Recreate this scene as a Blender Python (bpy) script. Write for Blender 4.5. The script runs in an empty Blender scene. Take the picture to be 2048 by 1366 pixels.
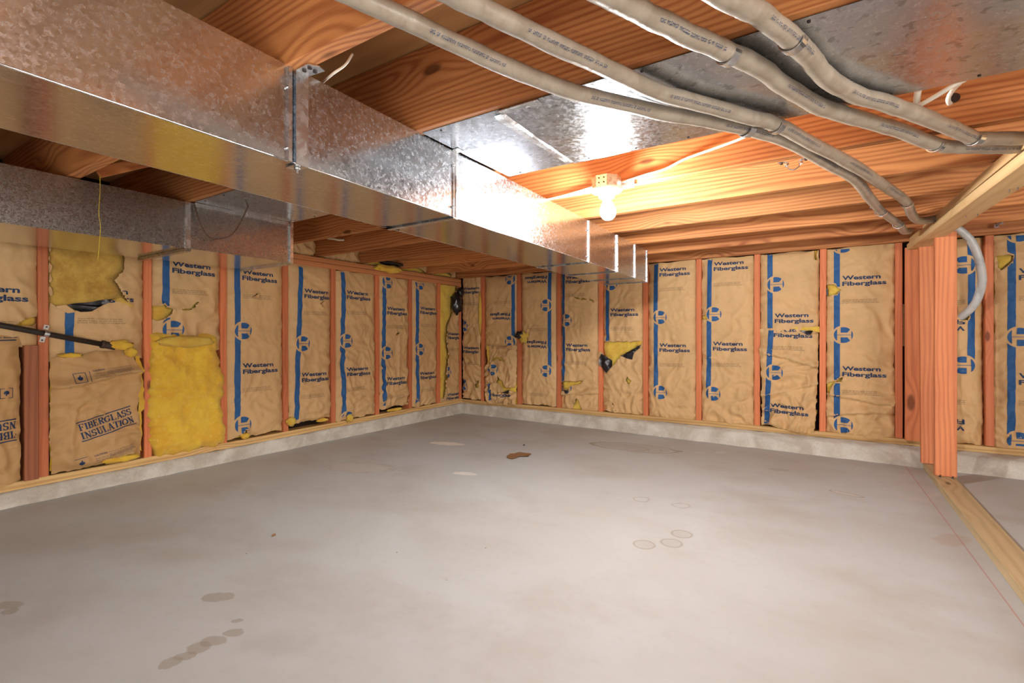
import bpy, bmesh, math, random
import numpy as np
from mathutils import Vector, Matrix
R = random.Random(7)

# ------------------------------------------------------------------ camera
scn = bpy.context.scene
F, HY, TH = 980.0, 673.0, math.radians(32.8)
C = np.array([3.17, -3.976, 0.787])
cam = bpy.data.cameras.new('camera')
cam.sensor_width = 36.0
cam.lens = F / 2048 * 36
cam.shift_y = -(683 - HY) / 2048
cam.clip_start = 0.02
camo = bpy.data.objects.new('camera', cam)
scn.collection.objects.link(camo)
camo.location = C
camo.rotation_euler = (math.pi / 2, 0, TH)
scn.camera = camo
# ------------------------------------------------------------------ light / exposure
world = bpy.data.worlds.new('world')
scn.world = world
world.use_nodes = True
world.node_tree.nodes['Background'].inputs[0].default_value = (1.0, 0.97, 0.93, 1)
world.node_tree.nodes['Background'].inputs[1].default_value = 0.0
BULB = 1300.0          # radiance of the bulb in view
LIGHT_COL = (1.0, 0.985, 0.965)
# two soft fill lights added out of view to lift the ambient; no real lamps
for i, (lx, ly, lz, pw) in enumerate(((3.2, -5.6, .40, 50.0), (5.7, -4.3, .70, 180.0))):
    ld = bpy.data.lights.new('fill_light', 'POINT'); ld.energy = pw; ld.shadow_soft_size = .40; ld.color = (1.0, .985, .965)
    lo_ = bpy.data.objects.new('fill_light', ld); scn.collection.objects.link(lo_); lo_.location = (lx, ly, lz)
vs = scn.view_settings
vs.view_transform = 'Standard'
vs.look = 'None'
vs.gamma = 1.0
vs.use_curve_mapping = False
vs.exposure = 0.2

# ------------------------------------------------------------------ measuring helpers (survey of the room)
fw = np.array([-math.sin(TH), math.cos(TH), 0]); rt = np.array([math.cos(TH), math.sin(TH), 0]); upv = np.array([0, 0, 1.0])
def on(px, py, ax, v):
    d = fw + rt * (px - 1024) / F + upv * (HY - py) / F
    i = 'xyz'.index(ax)
    return C + d * (v - C[i]) / d[i]
def sz(wall, px, py, d=0.0):
    p = on(px, py, 'x', d) if wall == 'L' else on(px, py, 'y', -d)
    return (p[1], p[2]) if wall == 'L' else (p[0], p[2])

col = scn.collection
# ------------------------------------------------------------------ noise
class Perlin:
    def __init__(s, seed):
        r = np.random.RandomState(seed)
        s.p = np.concatenate([r.permutation(256)] * 3)
        a = r.rand(256) * 2 * np.pi
        s.g = np.stack([np.cos(a), np.sin(a)], 1)
    def __call__(s, x, y):
        x = np.asarray(x, float); y = np.asarray(y, float)
        x, y = np.broadcast_arrays(x, y)
        xi = np.floor(x).astype(int); yi = np.floor(y).astype(int)
        xf = x - xi; yf = y - yi; xi &= 255; yi &= 255
        f = lambda t: t * t * t * (t * (t * 6 - 15) + 10)
        def gr(i, j, dx, dy):
            g = s.g[s.p[s.p[(xi + i) & 255] + ((yi + j) & 255)]]
            return g[..., 0] * dx + g[..., 1] * dy
        u, v = f(xf), f(yf)
        a = gr(0, 0, xf, yf) * (1 - u) + gr(1, 0, xf - 1, yf) * u
        b = gr(0, 1, xf, yf - 1) * (1 - u) + gr(1, 1, xf - 1, yf - 1) * u
        return (a * (1 - v) + b * v) * 1.5
def fbm(n, x, y, o=4):
    t = 0; a = 1
    for i in range(o):
        t = t + a * n(x * 2 ** i + 17.3 * i, y * 2 ** i + 5.1 * i); a *= .5
    return t

# ------------------------------------------------------------------ materials
def mat(name):
    m = bpy.data.materials.new(name); m.use_nodes = True
    nt = m.node_tree
    return m, nt, nt.nodes['Principled BSDF']
def nd(nt, t, **kw):
    n = nt.nodes.new(t)
    for k, v in kw.items():
        if k.startswith('i_'):
            n.inputs[int(k[2:]) if k[2:].isdigit() else k[2:]].default_value = v
        else: setattr(n, k, v)
    return n
def lk(nt, a, b): nt.links.new(a, b)
def math_n(nt, op, a, b=None, c=None):
    n = nt.nodes.new('ShaderNodeMath'); n.operation = op
    for i, v in enumerate((a, b, c)):
        if v is None: continue
        if isinstance(v, (int, float)): n.inputs[i].default_value = v
        else: nt.links.new(v, n.inputs[i])
    return n.outputs[0]
def mix_n(nt, fac, a, b, mode='MIX'):
    n = nt.nodes.new('ShaderNodeMix'); n.data_type = 'RGBA'; n.blend_type = mode
    for i, v in ((0, fac), (6, a), (7, b)):
        if isinstance(v, (int, float)): n.inputs[i].default_value = v
        elif isinstance(v, tuple): n.inputs[i].default_value = v + (1,) if len(v) == 3 else v
        else: nt.links.new(v, n.inputs[i])
    return n.outputs[2]
def ramp(nt, fac, stops):
    n = nt.nodes.new('ShaderNodeValToRGB'); e = n.color_ramp.elements
    while len(e) < len(stops): e.new(0.5)
    for i, (p, c) in enumerate(stops):
        e[i].position = p
        e[i].color = (c, c, c, 1) if isinstance(c, (int, float)) else c + (1,)
    nt.links.new(fac, n.inputs[0]); return n.outputs[0]
def smooth(nt, x, lo, hi):
    n = nt.nodes.new('ShaderNodeMapRange'); n.interpolation_type = 'SMOOTHSTEP'
    n.inputs[1].default_value = lo; n.inputs[2].default_value = hi
    nt.links.new(x, n.inputs[0]); return n.outputs[0]
def bump(nt, bsdf, h, strength=.3, dist=.002):
    b = nt.nodes.new('ShaderNodeBump'); b.inputs['Strength'].default_value = strength
    b.inputs['Distance'].default_value = dist
    nt.links.new(h, b.inputs['Height']); nt.links.new(b.outputs[0], bsdf.inputs['Normal'])
def noise_n(nt, vec, scale, detail=4, rough=.55, dist=0):
    n = nd(nt, 'ShaderNodeTexNoise'); n.inputs['Scale'].default_value = scale
    n.inputs['Detail'].default_value = detail; n.inputs['Roughness'].default_value = rough
    n.inputs['Distortion'].default_value = dist
    if vec is not None: nt.links.new(vec, n.inputs['Vector'])
    return n.outputs['Fac']
def objco(nt, rnd=0.0):
    tc = nd(nt, 'ShaderNodeTexCoord')
    if not rnd: return tc.outputs['Object']
    oi = nd(nt, 'ShaderNodeObjectInfo')
    k = math_n(nt, 'MULTIPLY', oi.outputs['Random'], rnd)
    cb = nd(nt, 'ShaderNodeCombineXYZ')
    for i in range(3): nt.links.new(k, cb.inputs[i])
    a = nd(nt, 'ShaderNodeVectorMath', operation='ADD')
    nt.links.new(tc.outputs['Object'], a.inputs[0]); nt.links.new(cb.outputs[0], a.inputs[1])
    return a.outputs[0]
def vscale(nt, v, s):
    a = nd(nt, 'ShaderNodeVectorMath', operation='MULTIPLY')
    nt.links.new(v, a.inputs[0]); a.inputs[1].default_value = s
    return a.outputs[0]

def wood(name, dark, light, freq=420.0, contrast=1.0, rough=.6, knots=True, stain=None, ksz=.085):
    m, nt, b = mat(name)
    tc = nd(nt, 'ShaderNodeTexCoord'); oi = nd(nt, 'ShaderNodeObjectInfo')
    rnd = oi.outputs['Random']
    sep = nd(nt, 'ShaderNodeSeparateXYZ'); lk(nt, tc.outputs['Object'], sep.inputs[0])
    x = math_n(nt, 'ADD', sep.outputs[0], math_n(nt, 'MULTIPLY', rnd, 37.0))
    y = math_n(nt, 'ADD', sep.outputs[1], math_n(nt, 'MULTIPLY_ADD', math_n(nt, 'FRACT', math_n(nt, 'MULTIPLY', rnd, 7.3)), .12, .03))
    z = math_n(nt, 'ADD', sep.outputs[2], math_n(nt, 'MULTIPLY_ADD', math_n(nt, 'FRACT', math_n(nt, 'MULTIPLY', rnd, 13.7)), .3, -.15))
    cb = nd(nt, 'ShaderNodeCombineXYZ')
    for i, v in enumerate((x, y, z)): lk(nt, v, cb.inputs[i])
    P = cb.outputs[0]
    r = math_n(nt, 'SQRT', math_n(nt, 'ADD', math_n(nt, 'MULTIPLY', y, y), math_n(nt, 'MULTIPLY', z, z)))
    warp = noise_n(nt, vscale(nt, P, (1.1, 7, 7)), 1.0, 2)
    r = math_n(nt, 'ADD', r, math_n(nt, 'MULTIPLY', warp, .05))
    vor = nd(nt, 'ShaderNodeTexVoronoi'); vor.inputs['Scale'].default_value = 1.0
    lk(nt, vscale(nt, P, (2.2, 6, 6)), vor.inputs['Vector'])
    kd = vor.outputs['Distance']
    if knots:
        kn = smooth(nt, kd, .42, .02)
        r = math_n(nt, 'ADD', r, math_n(nt, 'MULTIPLY', kn, .03))
    s = math_n(nt, 'MULTIPLY_ADD', math_n(nt, 'SINE', math_n(nt, 'MULTIPLY', r, freq)), .5, .5)
    s = math_n(nt, 'POWER', s, 1.6)
    fine = noise_n(nt, vscale(nt, P, (6, 260, 260)), 1.0, 3)
    broad = noise_n(nt, vscale(nt, P, (1.6, 9, 9)), 1.0, 3)
    t = math_n(nt, 'ADD', math_n(nt, 'MULTIPLY', s, .45 * contrast), math_n(nt, 'MULTIPLY', fine, .5))
    t = math_n(nt, 'ADD', t, math_n(nt, 'MULTIPLY_ADD', broad, .9, -.5))
    c = ramp(nt, t, [(.05, light), (.85, dark)])
    if knots:
        km = smooth(nt, kd, ksz, ksz * .5)
        c = mix_n(nt, math_n(nt, 'MULTIPLY', km, .8), c, tuple(v * .28 for v in dark))
    # board to board difference
    hv = nd(nt, 'ShaderNodeHueSaturation'); lk(nt, c, hv.inputs['Color'])
    lk(nt, math_n(nt, 'MULTIPLY_ADD', math_n(nt, 'FRACT', math_n(nt, 'MULTIPLY', rnd, 3.1)), .35, .82), hv.inputs['Value'])
    c = hv.outputs[0]
    if stain:
        sn = noise_n(nt, vscale(nt, P, (3, 10, 10)), 1.4, 5)
        c = mix_n(nt, math_n(nt, 'MULTIPLY', smooth(nt, sn, .52, .72), .7), c, stain)
    lk(nt, c, b.inputs['Base Color'])
    b.inputs['Roughness'].default_value = rough
    b.inputs['Specular IOR Level'].default_value = .3
    bump(nt, b, math_n(nt, 'ADD', math_n(nt, 'MULTIPLY', s, .5), fine), .25, .0012)
    return m

M = {}
M['joist'] = wood('fir_joist', (.30, .085, .026), (.62, .265, .090), 440, ksz=.10)
M['stud'] = wood('red_fir_stud', (.50, .125, .048), (.69, .225, .095), 380, .6)
M['post'] = wood('red_fir_post', (.48, .135, .055), (.74, .275, .118), 300, .8, ksz=.15)
M['plate'] = wood('top_plate_fir', (.42, .15, .055), (.62, .26, .105), 380, .7)
M['sill'] = wood('treated_sill', (.40, .22, .075), (.66, .44, .19), 300, 1.0)
M['sole'] = wood('treated_sole', (.46, .34, .17), (.72, .56, .33), 240, .7)
M['pale'] = wood('pale_fir_plate', (.56, .32, .13), (.80, .56, .29), 260, .5)
M['ply'] = wood('plywood_subfloor', (.40, .19, .07), (.62, .35, .15), 90, .6)
M['block'] = wood('old_redwood_block', (.24, .075, .035), (.42, .15, .07), 300, .8)

def kraft(name, base, dirt=.3):
    m, nt, b = mat(name)
    P = objco(nt)
    n1 = noise_n(nt, P, 5, 5); n2 = noise_n(nt, P, 260, 3, .7)
    fib = noise_n(nt, vscale(nt, P, (30, 30, 420)), 1, 2)
    c = mix_n(nt, smooth(nt, n1, .35, .75), base, tuple(v * (1 - dirt) for v in base))
    c = mix_n(nt, math_n(nt, 'MULTIPLY', n2, .28), c, tuple(v * .62 for v in base))
    c = mix_n(nt, math_n(nt, 'MULTIPLY', smooth(nt, fib, .55, .8), .3), c, tuple(min(1, v * 1.2) for v in base))
    lk(nt, c, b.inputs['Base Color']); b.inputs['Roughness'].default_value = .62
    b.inputs['Specular IOR Level'].default_value = .35
    cr = noise_n(nt, P, 38, 4, .6, .8)
    bump(nt, b, math_n(nt, 'ADD', math_n(nt, 'MULTIPLY', cr, 1.0), math_n(nt, 'MULTIPLY', n2, .12)), .35, .004)
    return m
M['kraft'] = kraft('kraft_paper', (.70, .448, .212), .16)
M['kraft2'] = kraft('brown_kraft_paper', (.58, .345, .145), .16)

def plain(name, c, rough=.6, spec=.3, var=.25, vs_=40, metal=0):
    m, nt, b = mat(name)
    P = objco(nt)
    n = noise_n(nt, P, vs_, 4)
    cc = mix_n(nt, n, tuple(v * (1 - var) for v in c), tuple(min(1, v * (1 + var)) for v in c))
    lk(nt, cc, b.inputs['Base Color']); b.inputs['Roughness'].default_value = rough
    b.inputs['Specular IOR Level'].default_value = spec; b.inputs['Metallic'].default_value = metal
    bump(nt, b, n, .12, .001)
    return m
M['blue'] = plain('blue_print', (.022, .10, .275), .6, .3, .3, 90)
M['ink'] = plain('navy_ink', (.018, .045, .115), .6, .3, .3, 90)
M['fine'] = plain('fine_print_ink', (.085, .066, .055), .7, .2, .3, 90)
M['asphalt'] = plain('asphalt_backing', (.013, .014, .017), .35, .6, .6, 120)
M['dark'] = plain('dark_void_sheathing', (.035, .022, .016), .9, .1, .4, 12)
M['white'] = plain('white_plastic', (.80, .79, .76), .4, .4, .04, 20)
M['romex'] = plain('cream_cable_jacket', (.80, .76, .66), .45, .4, .06, 30)
M['iron'] = plain('black_iron', (.030, .024, .020), .38, .6, .4, 60)
M['rust'] = plain('rusty_iron', (.060, .035, .025), .65, .4, .4, 60)
M['screw'] = plain('zinc_screw', (.62, .63, .64), .25, .5, .1, 60, 1)
M['nail'] = plain('dark_nail', (.05, .035, .03), .5, .5, .3, 60, .6)
M['string'] = plain('yellow_string', (.62, .46, .06), .7, .2, .15, 60)
M['brownwire'] = plain('brown_wire', (.075, .038, .02), .5, .4, .2, 60)
M['plastic_black'] = plain('black_plastic_film', (.008, .010, .014), .22, .7, .3, 30)
M['web'] = plain('cobweb', (.72, .70, .66), .8, .1, .05, 30)
M['chip'] = plain('brown_paper_scrap', (.30, .165, .08), .8, .1, .3, 60)
M['chalk'] = plain('white_plaster_smear', (.80, .77, .72), .85, .1, .1, 30)

def fiberglass(name, a, b_, c):
    m, nt, b = mat(name)
    P = objco(nt)
    n1 = noise_n(nt, P, 9, 5, .6); n2 = noise_n(nt, P, 55, 5, .7, .6); n3 = noise_n(nt, P, 330, 3, .8, .4)
    cc = mix_n(nt, smooth(nt, n1, .35, .68), a, b_)
    cc = mix_n(nt, math_n(nt, 'MULTIPLY', smooth(nt, n2, .52, .78), .55), cc, c)
    lk(nt, cc, b.inputs['Base Color'])
    b.inputs['Roughness'].default_value = 1; b.inputs['Specular IOR Level'].default_value = .05
    b.inputs['Sheen Weight'].default_value = .35; b.inputs['Sheen Tint'].default_value = (1, .9, .5, 1)
    bump(nt, b, math_n(nt, 'ADD', math_n(nt, 'MULTIPLY', n2, 1.0), math_n(nt, 'MULTIPLY', n3, .5)), .8, .006)
    return m
M['fiber'] = fiberglass('yellow_fiberglass', (.80, .58, .10), (.74, .44, .07), (.86, .70, .26))
M['fiber_br'] = fiberglass('bright_yellow_fiberglass', (.90, .60, .07), (.82, .46, .05), (.93, .74, .30))
M['fiber_old'] = fiberglass('dusty_yellow_fiberglass', (.74, .48, .11), (.50, .27, .055), (.82, .60, .2))

def galvanized(name, base=(.66, .68, .71), r0=.14, r1=.34, spangle=55, streak=(1, 1, 1), bstr=.12, mottle=0.0, metal=.97):
    m, nt, b = mat(name)
    P = objco(nt)
    Ps = vscale(nt, P, streak)
    n = noise_n(nt, Ps, spangle, 5, .65, 1.2)
    n2 = noise_n(nt, P, 7, 4)
    v = nd(nt, 'ShaderNodeTexVoronoi'); v.inputs['Scale'].default_value = spangle * .9; lk(nt, Ps, v.inputs['Vector'])
    f = math_n(nt, 'ADD', math_n(nt, 'MULTIPLY', n, .7), math_n(nt, 'MULTIPLY', v.outputs['Color'], .3))
    lk(nt, math_n(nt, 'MULTIPLY_ADD', smooth(nt, f, .30, .72), r1 - r0, r0), b.inputs['Roughness'])
    c = mix_n(nt, smooth(nt, f, .25, .8), tuple(x * .90 for x in base), tuple(min(1, x * 1.08) for x in base))
    fl = noise_n(nt, Ps, spangle * .55, 3, .6, 2.0)
    c = mix_n(nt, math_n(nt, 'MULTIPLY', smooth(nt, fl, .56, .68), .45), c, (.93, .95, .98))
    c = mix_n(nt, math_n(nt, 'MULTIPLY', smooth(nt, n2, .5, .75), .16), c, tuple(x * .7 for x in base))
    if mottle:
        sp = noise_n(nt, vscale(nt, P, (1, 1, 1.4)), 150 if mottle < .41 else 36, 3, .5, .5)
        c = mix_n(nt, math_n(nt, 'MULTIPLY', smooth(nt, sp, .60, .66), mottle), c, (.16, .16, .15))
    lk(nt, c, b.inputs['Base Color']); b.inputs['Metallic'].default_value = metal
    bump(nt, b, f, bstr, .0012)
    return m
M['galv'] = galvanized('galvanized_duct', base=(.68, .735, .80), spangle=170, r0=.15, r1=.30, bstr=.09, metal=1.0)
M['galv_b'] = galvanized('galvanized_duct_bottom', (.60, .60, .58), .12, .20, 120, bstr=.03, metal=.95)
M['galv_p'] = galvanized('galvanized_panning', (.62, .66, .72), .16, .28, 110, (1, 1, 1), .06, .42, 1.0)
M['galv_o'] = galvanized('galvanized_old_duct', (.38, .36, .34), .22, .36, 240, bstr=.1, mottle=.4, metal=.97)
M['cleat'] = galvanized('galvanized_cleat', (.76, .78, .80), .18, .34, 30, bstr=.04)

def cable_mat(name, c, c2):
    m, nt, b = mat(name)
    P = objco(nt)
    n1 = noise_n(nt, P, 14, 4, .6, 1.0); n2 = noise_n(nt, P, 60, 4, .6)
    cc = mix_n(nt, smooth(nt, n1, .35, .7), c, c2)
    lk(nt, cc, b.inputs['Base Color']); b.inputs['Roughness'].default_value = .36
    b.inputs['Specular IOR Level'].default_value = .5
    bump(nt, b, math_n(nt, 'ADD', n1, math_n(nt, 'MULTIPLY', n2, .4)), .4, .004)
    return m
M['cable'] = cable_mat('grey_tan_cable', (.37, .315, .25), (.28, .23, .175))
M['cable_w'] = cable_mat('pale_grey_cable', (.62, .63, .62), (.50, .52, .52))

def concrete_curb():
    m, nt, b = mat('rough_concrete')
    P = objco(nt)
    n1 = noise_n(nt, P, 6, 5, .6, .5); n2 = noise_n(nt, P, 45, 5, .7); n3 = noise_n(nt, P, 160, 3, .7)
    c = mix_n(nt, smooth(nt, n1, .35, .65), (.70, .67, .60), (.52, .47, .40))
    c = mix_n(nt, math_n(nt, 'MULTIPLY', smooth(nt, n2, .55, .75), .7), c, (.74, .71, .65))
    c = mix_n(nt, math_n(nt, 'MULTIPLY', smooth(nt, n3, .62, .7), .7), c, (.2, .17, .13))
    lk(nt, c, b.inputs['Base Color']); b.inputs['Roughness'].default_value = .9
    b.inputs['Specular IOR Level'].default_value = .15
    bump(nt, b, math_n(nt, 'ADD', n2, math_n(nt, 'MULTIPLY', n3, .4)), .7, .008)
    return m
M['curb'] = concrete_curb()

def floor_mat():
    m, nt, b = mat('troweled_concrete_floor')
    P = objco(nt)
    sep = nd(nt, 'ShaderNodeSeparateXYZ'); lk(nt, P, sep.inputs[0])
    X, Y = sep.outputs[0], sep.outputs[1]
    n1 = noise_n(nt, P, 1.1, 5, .55, .6)
    n2 = noise_n(nt, vscale(nt, P, (1.0, 1.5, 1)), 1.9, 6, .58, .25)
    n3 = noise_n(nt, P, 26, 5, .6)
    n4 = noise_n(nt, P, 240, 3, .6)
    base = (.565, .60, .615)
    c = mix_n(nt, smooth(nt, n1, .34, .70), base, (.52, .535, .53))
    c = mix_n(nt, math_n(nt, 'MULTIPLY', smooth(nt, n2, .44, .74), .6), c, (.46, .435, .40))
    c = mix_n(nt, math_n(nt, 'MULTIPLY', smooth(nt, n3, .5, .8), .14), c, (.36, .31, .26))
    c = mix_n(nt, math_n(nt, 'MULTIPLY', smooth(nt, n4, .5, .75), .08), c, (.72, .70, .66))
    wob = noise_n(nt, P, 16, 4, .6); wob2 = noise_n(nt, P, 5, 4, .6)
    def dist_to(px, py, ry=1.0, ang=0):
        p = on(px, py, 'z', 0)
        dx = math_n(nt, 'SUBTRACT', X, float(p[0])); dy = math_n(nt, 'SUBTRACT', Y, float(p[1]))
        ca, sa = math.cos(ang), math.sin(ang)
        ex = math_n(nt, 'ADD', math_n(nt, 'MULTIPLY', dx, ca), math_n(nt, 'MULTIPLY', dy, sa))
        ey = math_n(nt, 'ADD', math_n(nt, 'MULTIPLY', dx, -sa), math_n(nt, 'MULTIPLY', dy, ca))
        ey = math_n(nt, 'MULTIPLY', ey, 1 / ry)
        return math_n(nt, 'SQRT', math_n(nt, 'ADD', math_n(nt, 'MULTIPLY', ex, ex), math_n(nt, 'MULTIPLY', ey, ey)))
    def ring(px, py, r, w, colr, k, ry=1.0, ang=0, wa=.01, wn=None):
        nonlocal c
        d = math_n(nt, 'ADD', dist_to(px, py, ry, ang), math_n(nt, 'MULTIPLY_ADD', wn or wob, wa * 2, -wa))
        a = math_n(nt, 'ABSOLUTE', math_n(nt, 'SUBTRACT', d, r))
        c = mix_n(nt, math_n(nt, 'MULTIPLY', smooth(nt, a, w, w * .3), k), c, colr)
    def blob(px, py, r, colr, k, ry=1.0, ang=0, wa=.03, soft=.2, wn=None):
        nonlocal c
        d = math_n(nt, 'ADD', dist_to(px, py, ry, ang), math_n(nt, 'MULTIPLY_ADD', wn or wob, wa * 2, -wa))
        c = mix_n(nt, math_n(nt, 'MULTIPLY', smooth(nt, d, r, r * (1 - soft)), k), c, colr)
    ST = (.33, .285, .225)
    for px, py in ((1288, 1089), (1343, 1086), (1363, 1068)):
        ring(px, py, .038, .007, ST, .55, wa=.006); blob(px, py, .036, ST, .18, wa=.004)
    for px, py in ((1284, 999), (1363, 1011)): ring(px, py, .036, .007, ST, .4, wa=.02)
    blob(437, 1194, .050, ST, .55, .65, .5); blob(20, 1210, .045, ST, .5, .6, .5); blob(20, 1222, .02, ST, .5)
    for px, py, r in ((342, 1326, .03), (372, 1312, .026), (398, 1296, .035), (430, 1282, .035), (462, 1266, .028), (470, 1242, .018)):
        blob(px, py, r, ST, .55, .75, .6, .025)
    blob(560, 1290, .15, ST, .2, .5, .5, .10, .8); blob(350, 1110, .30, (.40, .335, .26), .3, .4, .6, .2, .9, wob2); blob(150, 1080, .5, (.42, .36, .29), .3, .4, .5, .3, .9, wob2); blob(700, 1010, .4, (.44, .38, .31), .3, .35, .4, .3, .9, wob2)
    ring(1270, 895, .30, .016, ST, .75, .42, .15, .10, wob2); ring(1235, 893, .19, .010, ST, .6, .45, .1, .09, wob2); ring(1290, 900, .12, .007, ST, .5, .5, .4, .06, wob2)
    blob(1270, 895, .29, (.42, .36, .29), .25, .42, .15, .10, wn=wob2)
    ring(1690, 987, .07, .010, (.40, .27, .14), .7, .34, -.3, .04); blob(1690, 987, .06, (.66, .63, .58), .4, .34, -.3, .02)
    blob(893, 887, .15, (.86, .82, .76), .95, .38, .25, .07); blob(930, 947, .08, (.82, .81, .78), .8, .4, .3, .05)
    blob(720, 935, .22, (.60, .57, .53), .5, .5, .3, .14); ring(720, 935, .21, .02, (.43, .37, .30), .4, .5, .3, .14)
    blob(1870, 990, .07, (.66, .63, .58), .55, .3, 1.1, .05); blob(1850, 1000, .12, (.62, .59, .54), .35, .3, .2, .06)
    blob(1905, 1080, .10, (.47, .37, .26), .35, .5, 1.0, .06); blob(1560, 940, .07, ST, .3, .5, .2, .05)
    blob(1440, 905, .05, (.72, .70, .67), .5, .4, .8, .04); blob(1400, 905, .05, (.68, .66, .62), .4, .4, .3, .04)
    # red snapped chalk line beside the sole plate
    ln = math_n(nt, 'ABSOLUTE', math_n(nt, 'SUBTRACT', X, math_n(nt, 'MULTIPLY_ADD', Y, -.028, 3.560)))
    c = mix_n(nt, math_n(nt, 'MULTIPLY', smooth(nt, ln, .0035, .001), .5), c, (.50, .15, .11))
    # dark specks
    v = nd(nt, 'ShaderNodeTexVoronoi'); v.inputs['Scale'].default_value = 5.5; lk(nt, P, v.inputs['Vector'])
    c = mix_n(nt, math_n(nt, 'MULTIPLY', smooth(nt, v.outputs['Distance'], .022, .014), .8), c, (.12, .08, .05))
    lk(nt, c, b.inputs['Base Color'])
    lk(nt, math_n(nt, 'MULTIPLY_ADD', n2, .25, .48), b.inputs['Roughness'])
    b.inputs['Specular IOR Level'].default_value = .3
    bump(nt, b, math_n(nt, 'ADD', math_n(nt, 'MULTIPLY', n3, .6), math_n(nt, 'MULTIPLY', n4, .2)), .25, .003)
    return m
M['floor'] = floor_mat()
def emissive(name, c, s):
    m, nt, b = mat(name)
    b.inputs['Base Color'].default_value = (.9, .9, .9, 1)
    b.inputs['Emission Color'].default_value = c + (1,); b.inputs['Emission Strength'].default_value = s
    return m
M['bulb'] = emissive('lit_bulb', LIGHT_COL, BULB)

# ------------------------------------------------------------------ object helpers
def tag(o, label=None, cat=None, group=None, kind=None):
    if label: o['label'] = label
    if cat: o['category'] = cat
    if group: o['group'] = group
    if kind: o['kind'] = kind
    return o
def thing(name, label, cat, loc=(0, 0, 0), group=None):
    o = bpy.data.objects.new(name, None); col.objects.link(o)
    o.location = loc; o.empty_display_size = .05
    return tag(o, label, cat, group)
def mesh_obj(name, verts, faces, m, parent=None, smooth_=False, loc=(0, 0, 0), origin=(0, 0, 0)):
    """verts are in room coordinates; origin is subtracted (the parent's or the object's place)"""
    me = bpy.data.meshes.new(name)
    o0 = np.array(origin, float)
    me.from_pydata([tuple(np.asarray(v, float) - o0) for v in verts], [], [tuple(f) for f in faces])
    me.materials.append(M[m] if isinstance(m, str) else m)
    if smooth_: me.polygons.foreach_set('use_smooth', [True] * len(me.polygons))
    me.update()
    ob = bpy.data.objects.new(name, me); col.objects.link(ob)
    if parent is not None: ob.parent = parent
    else: ob.location = origin
    return ob
def worldloc(o):
    l = Vector(o.location)
    while o.parent: o = o.parent; l = l + Vector(o.location)
    return l
class MB:
    def __init__(s): s.v = []; s.f = []
    def add(s, v, f):
        n = len(s.v); s.v += [tuple(p) for p in v]; s.f += [tuple(i + n for i in q) for q in f]; return s
    def box(s, a, b):
        (x0, y0, z0), (x1, y1, z1) = a, b
        return s.add([(x0, y0, z0), (x1, y0, z0), (x1, y1, z0), (x0, y1, z0), (x0, y0, z1), (x1, y0, z1), (x1, y1, z1), (x0, y1, z1)],
                     [(0, 3, 2, 1), (4, 5, 6, 7), (0, 1, 5, 4), (1, 2, 6, 5), (2, 3, 7, 6), (3, 0, 4, 7)])
    def hexa(s, p):
        """p: 8 corners, bottom 4 counter-clockwise then top 4"""
        return s.add(p, [(0, 3, 2, 1), (4, 5, 6, 7), (0, 1, 5, 4), (1, 2, 6, 5), (2, 3, 7, 6), (3, 0, 4, 7)])
    def tube(s, pts, r, n=8, ry=None, jit=None, cap=True):
        pts = [Vector(p) for p in pts]; base = len(s.v); ry = ry or r
        prev = None
        for i, p in enumerate(pts):
            t = (pts[min(i + 1, len(pts) - 1)] - pts[max(i - 1, 0)]).normalized()
            up = Vector((0, 0, 1)) if abs(t.z) < .95 else Vector((0, 1, 0))
            a = t.cross(up).normalized()
            if prev is not None and a.dot(prev) < 0: a = -a
            prev = a; b = a.cross(t).normalized()
            k = jit(i) if jit else 1.0
            for j in range(n):
                an = 2 * math.pi * j / n
                s.v.append(tuple(p + a * math.cos(an) * r * k + b * math.sin(an) * ry * k))
        for i in range(len(pts) - 1):
            for j in range(n):
                q = base + i * n
                s.f.append((q + j, q + (j + 1) % n, q + n + (j + 1) % n, q + n + j))
        if cap:
            s.f.append(tuple(base + j for j in range(n))[::-1]); q = base + (len(pts) - 1) * n
            s.f.append(tuple(q + j for j in range(n)))
        return s
    def lathe(s, prof, c, axis=(0, 0, 1), n=20):
        q = Vector((0, 0, 1)).rotation_difference(Vector(axis).normalized()); base = len(s.v); c = Vector(c)
        for r, h in prof:
            for j in range(n):
                an = 2 * math.pi * j / n
                s.v.append(tuple(c + q @ Vector((r * math.cos(an), r * math.sin(an), h))))
        for i in range(len(prof) - 1):
            for j in range(n):
                k = base + i * n
                s.f.append((k + j, k + (j + 1) % n, k + n + (j + 1) % n, k + n + j))
        s.f.append(tuple(base + j for j in range(n))[::-1]); k = base + (len(prof) - 1) * n
        s.f.append(tuple(k + j for j in range(n)))
        return s
    def build(s, name, m, parent=None, smooth_=False, origin=None):
        if origin is None: origin = tuple(worldloc(parent)) if parent else tuple(np.mean(np.array(s.v), 0))
        return mesh_obj(name, s.v, s.f, m, parent, smooth_, origin=origin)

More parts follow.
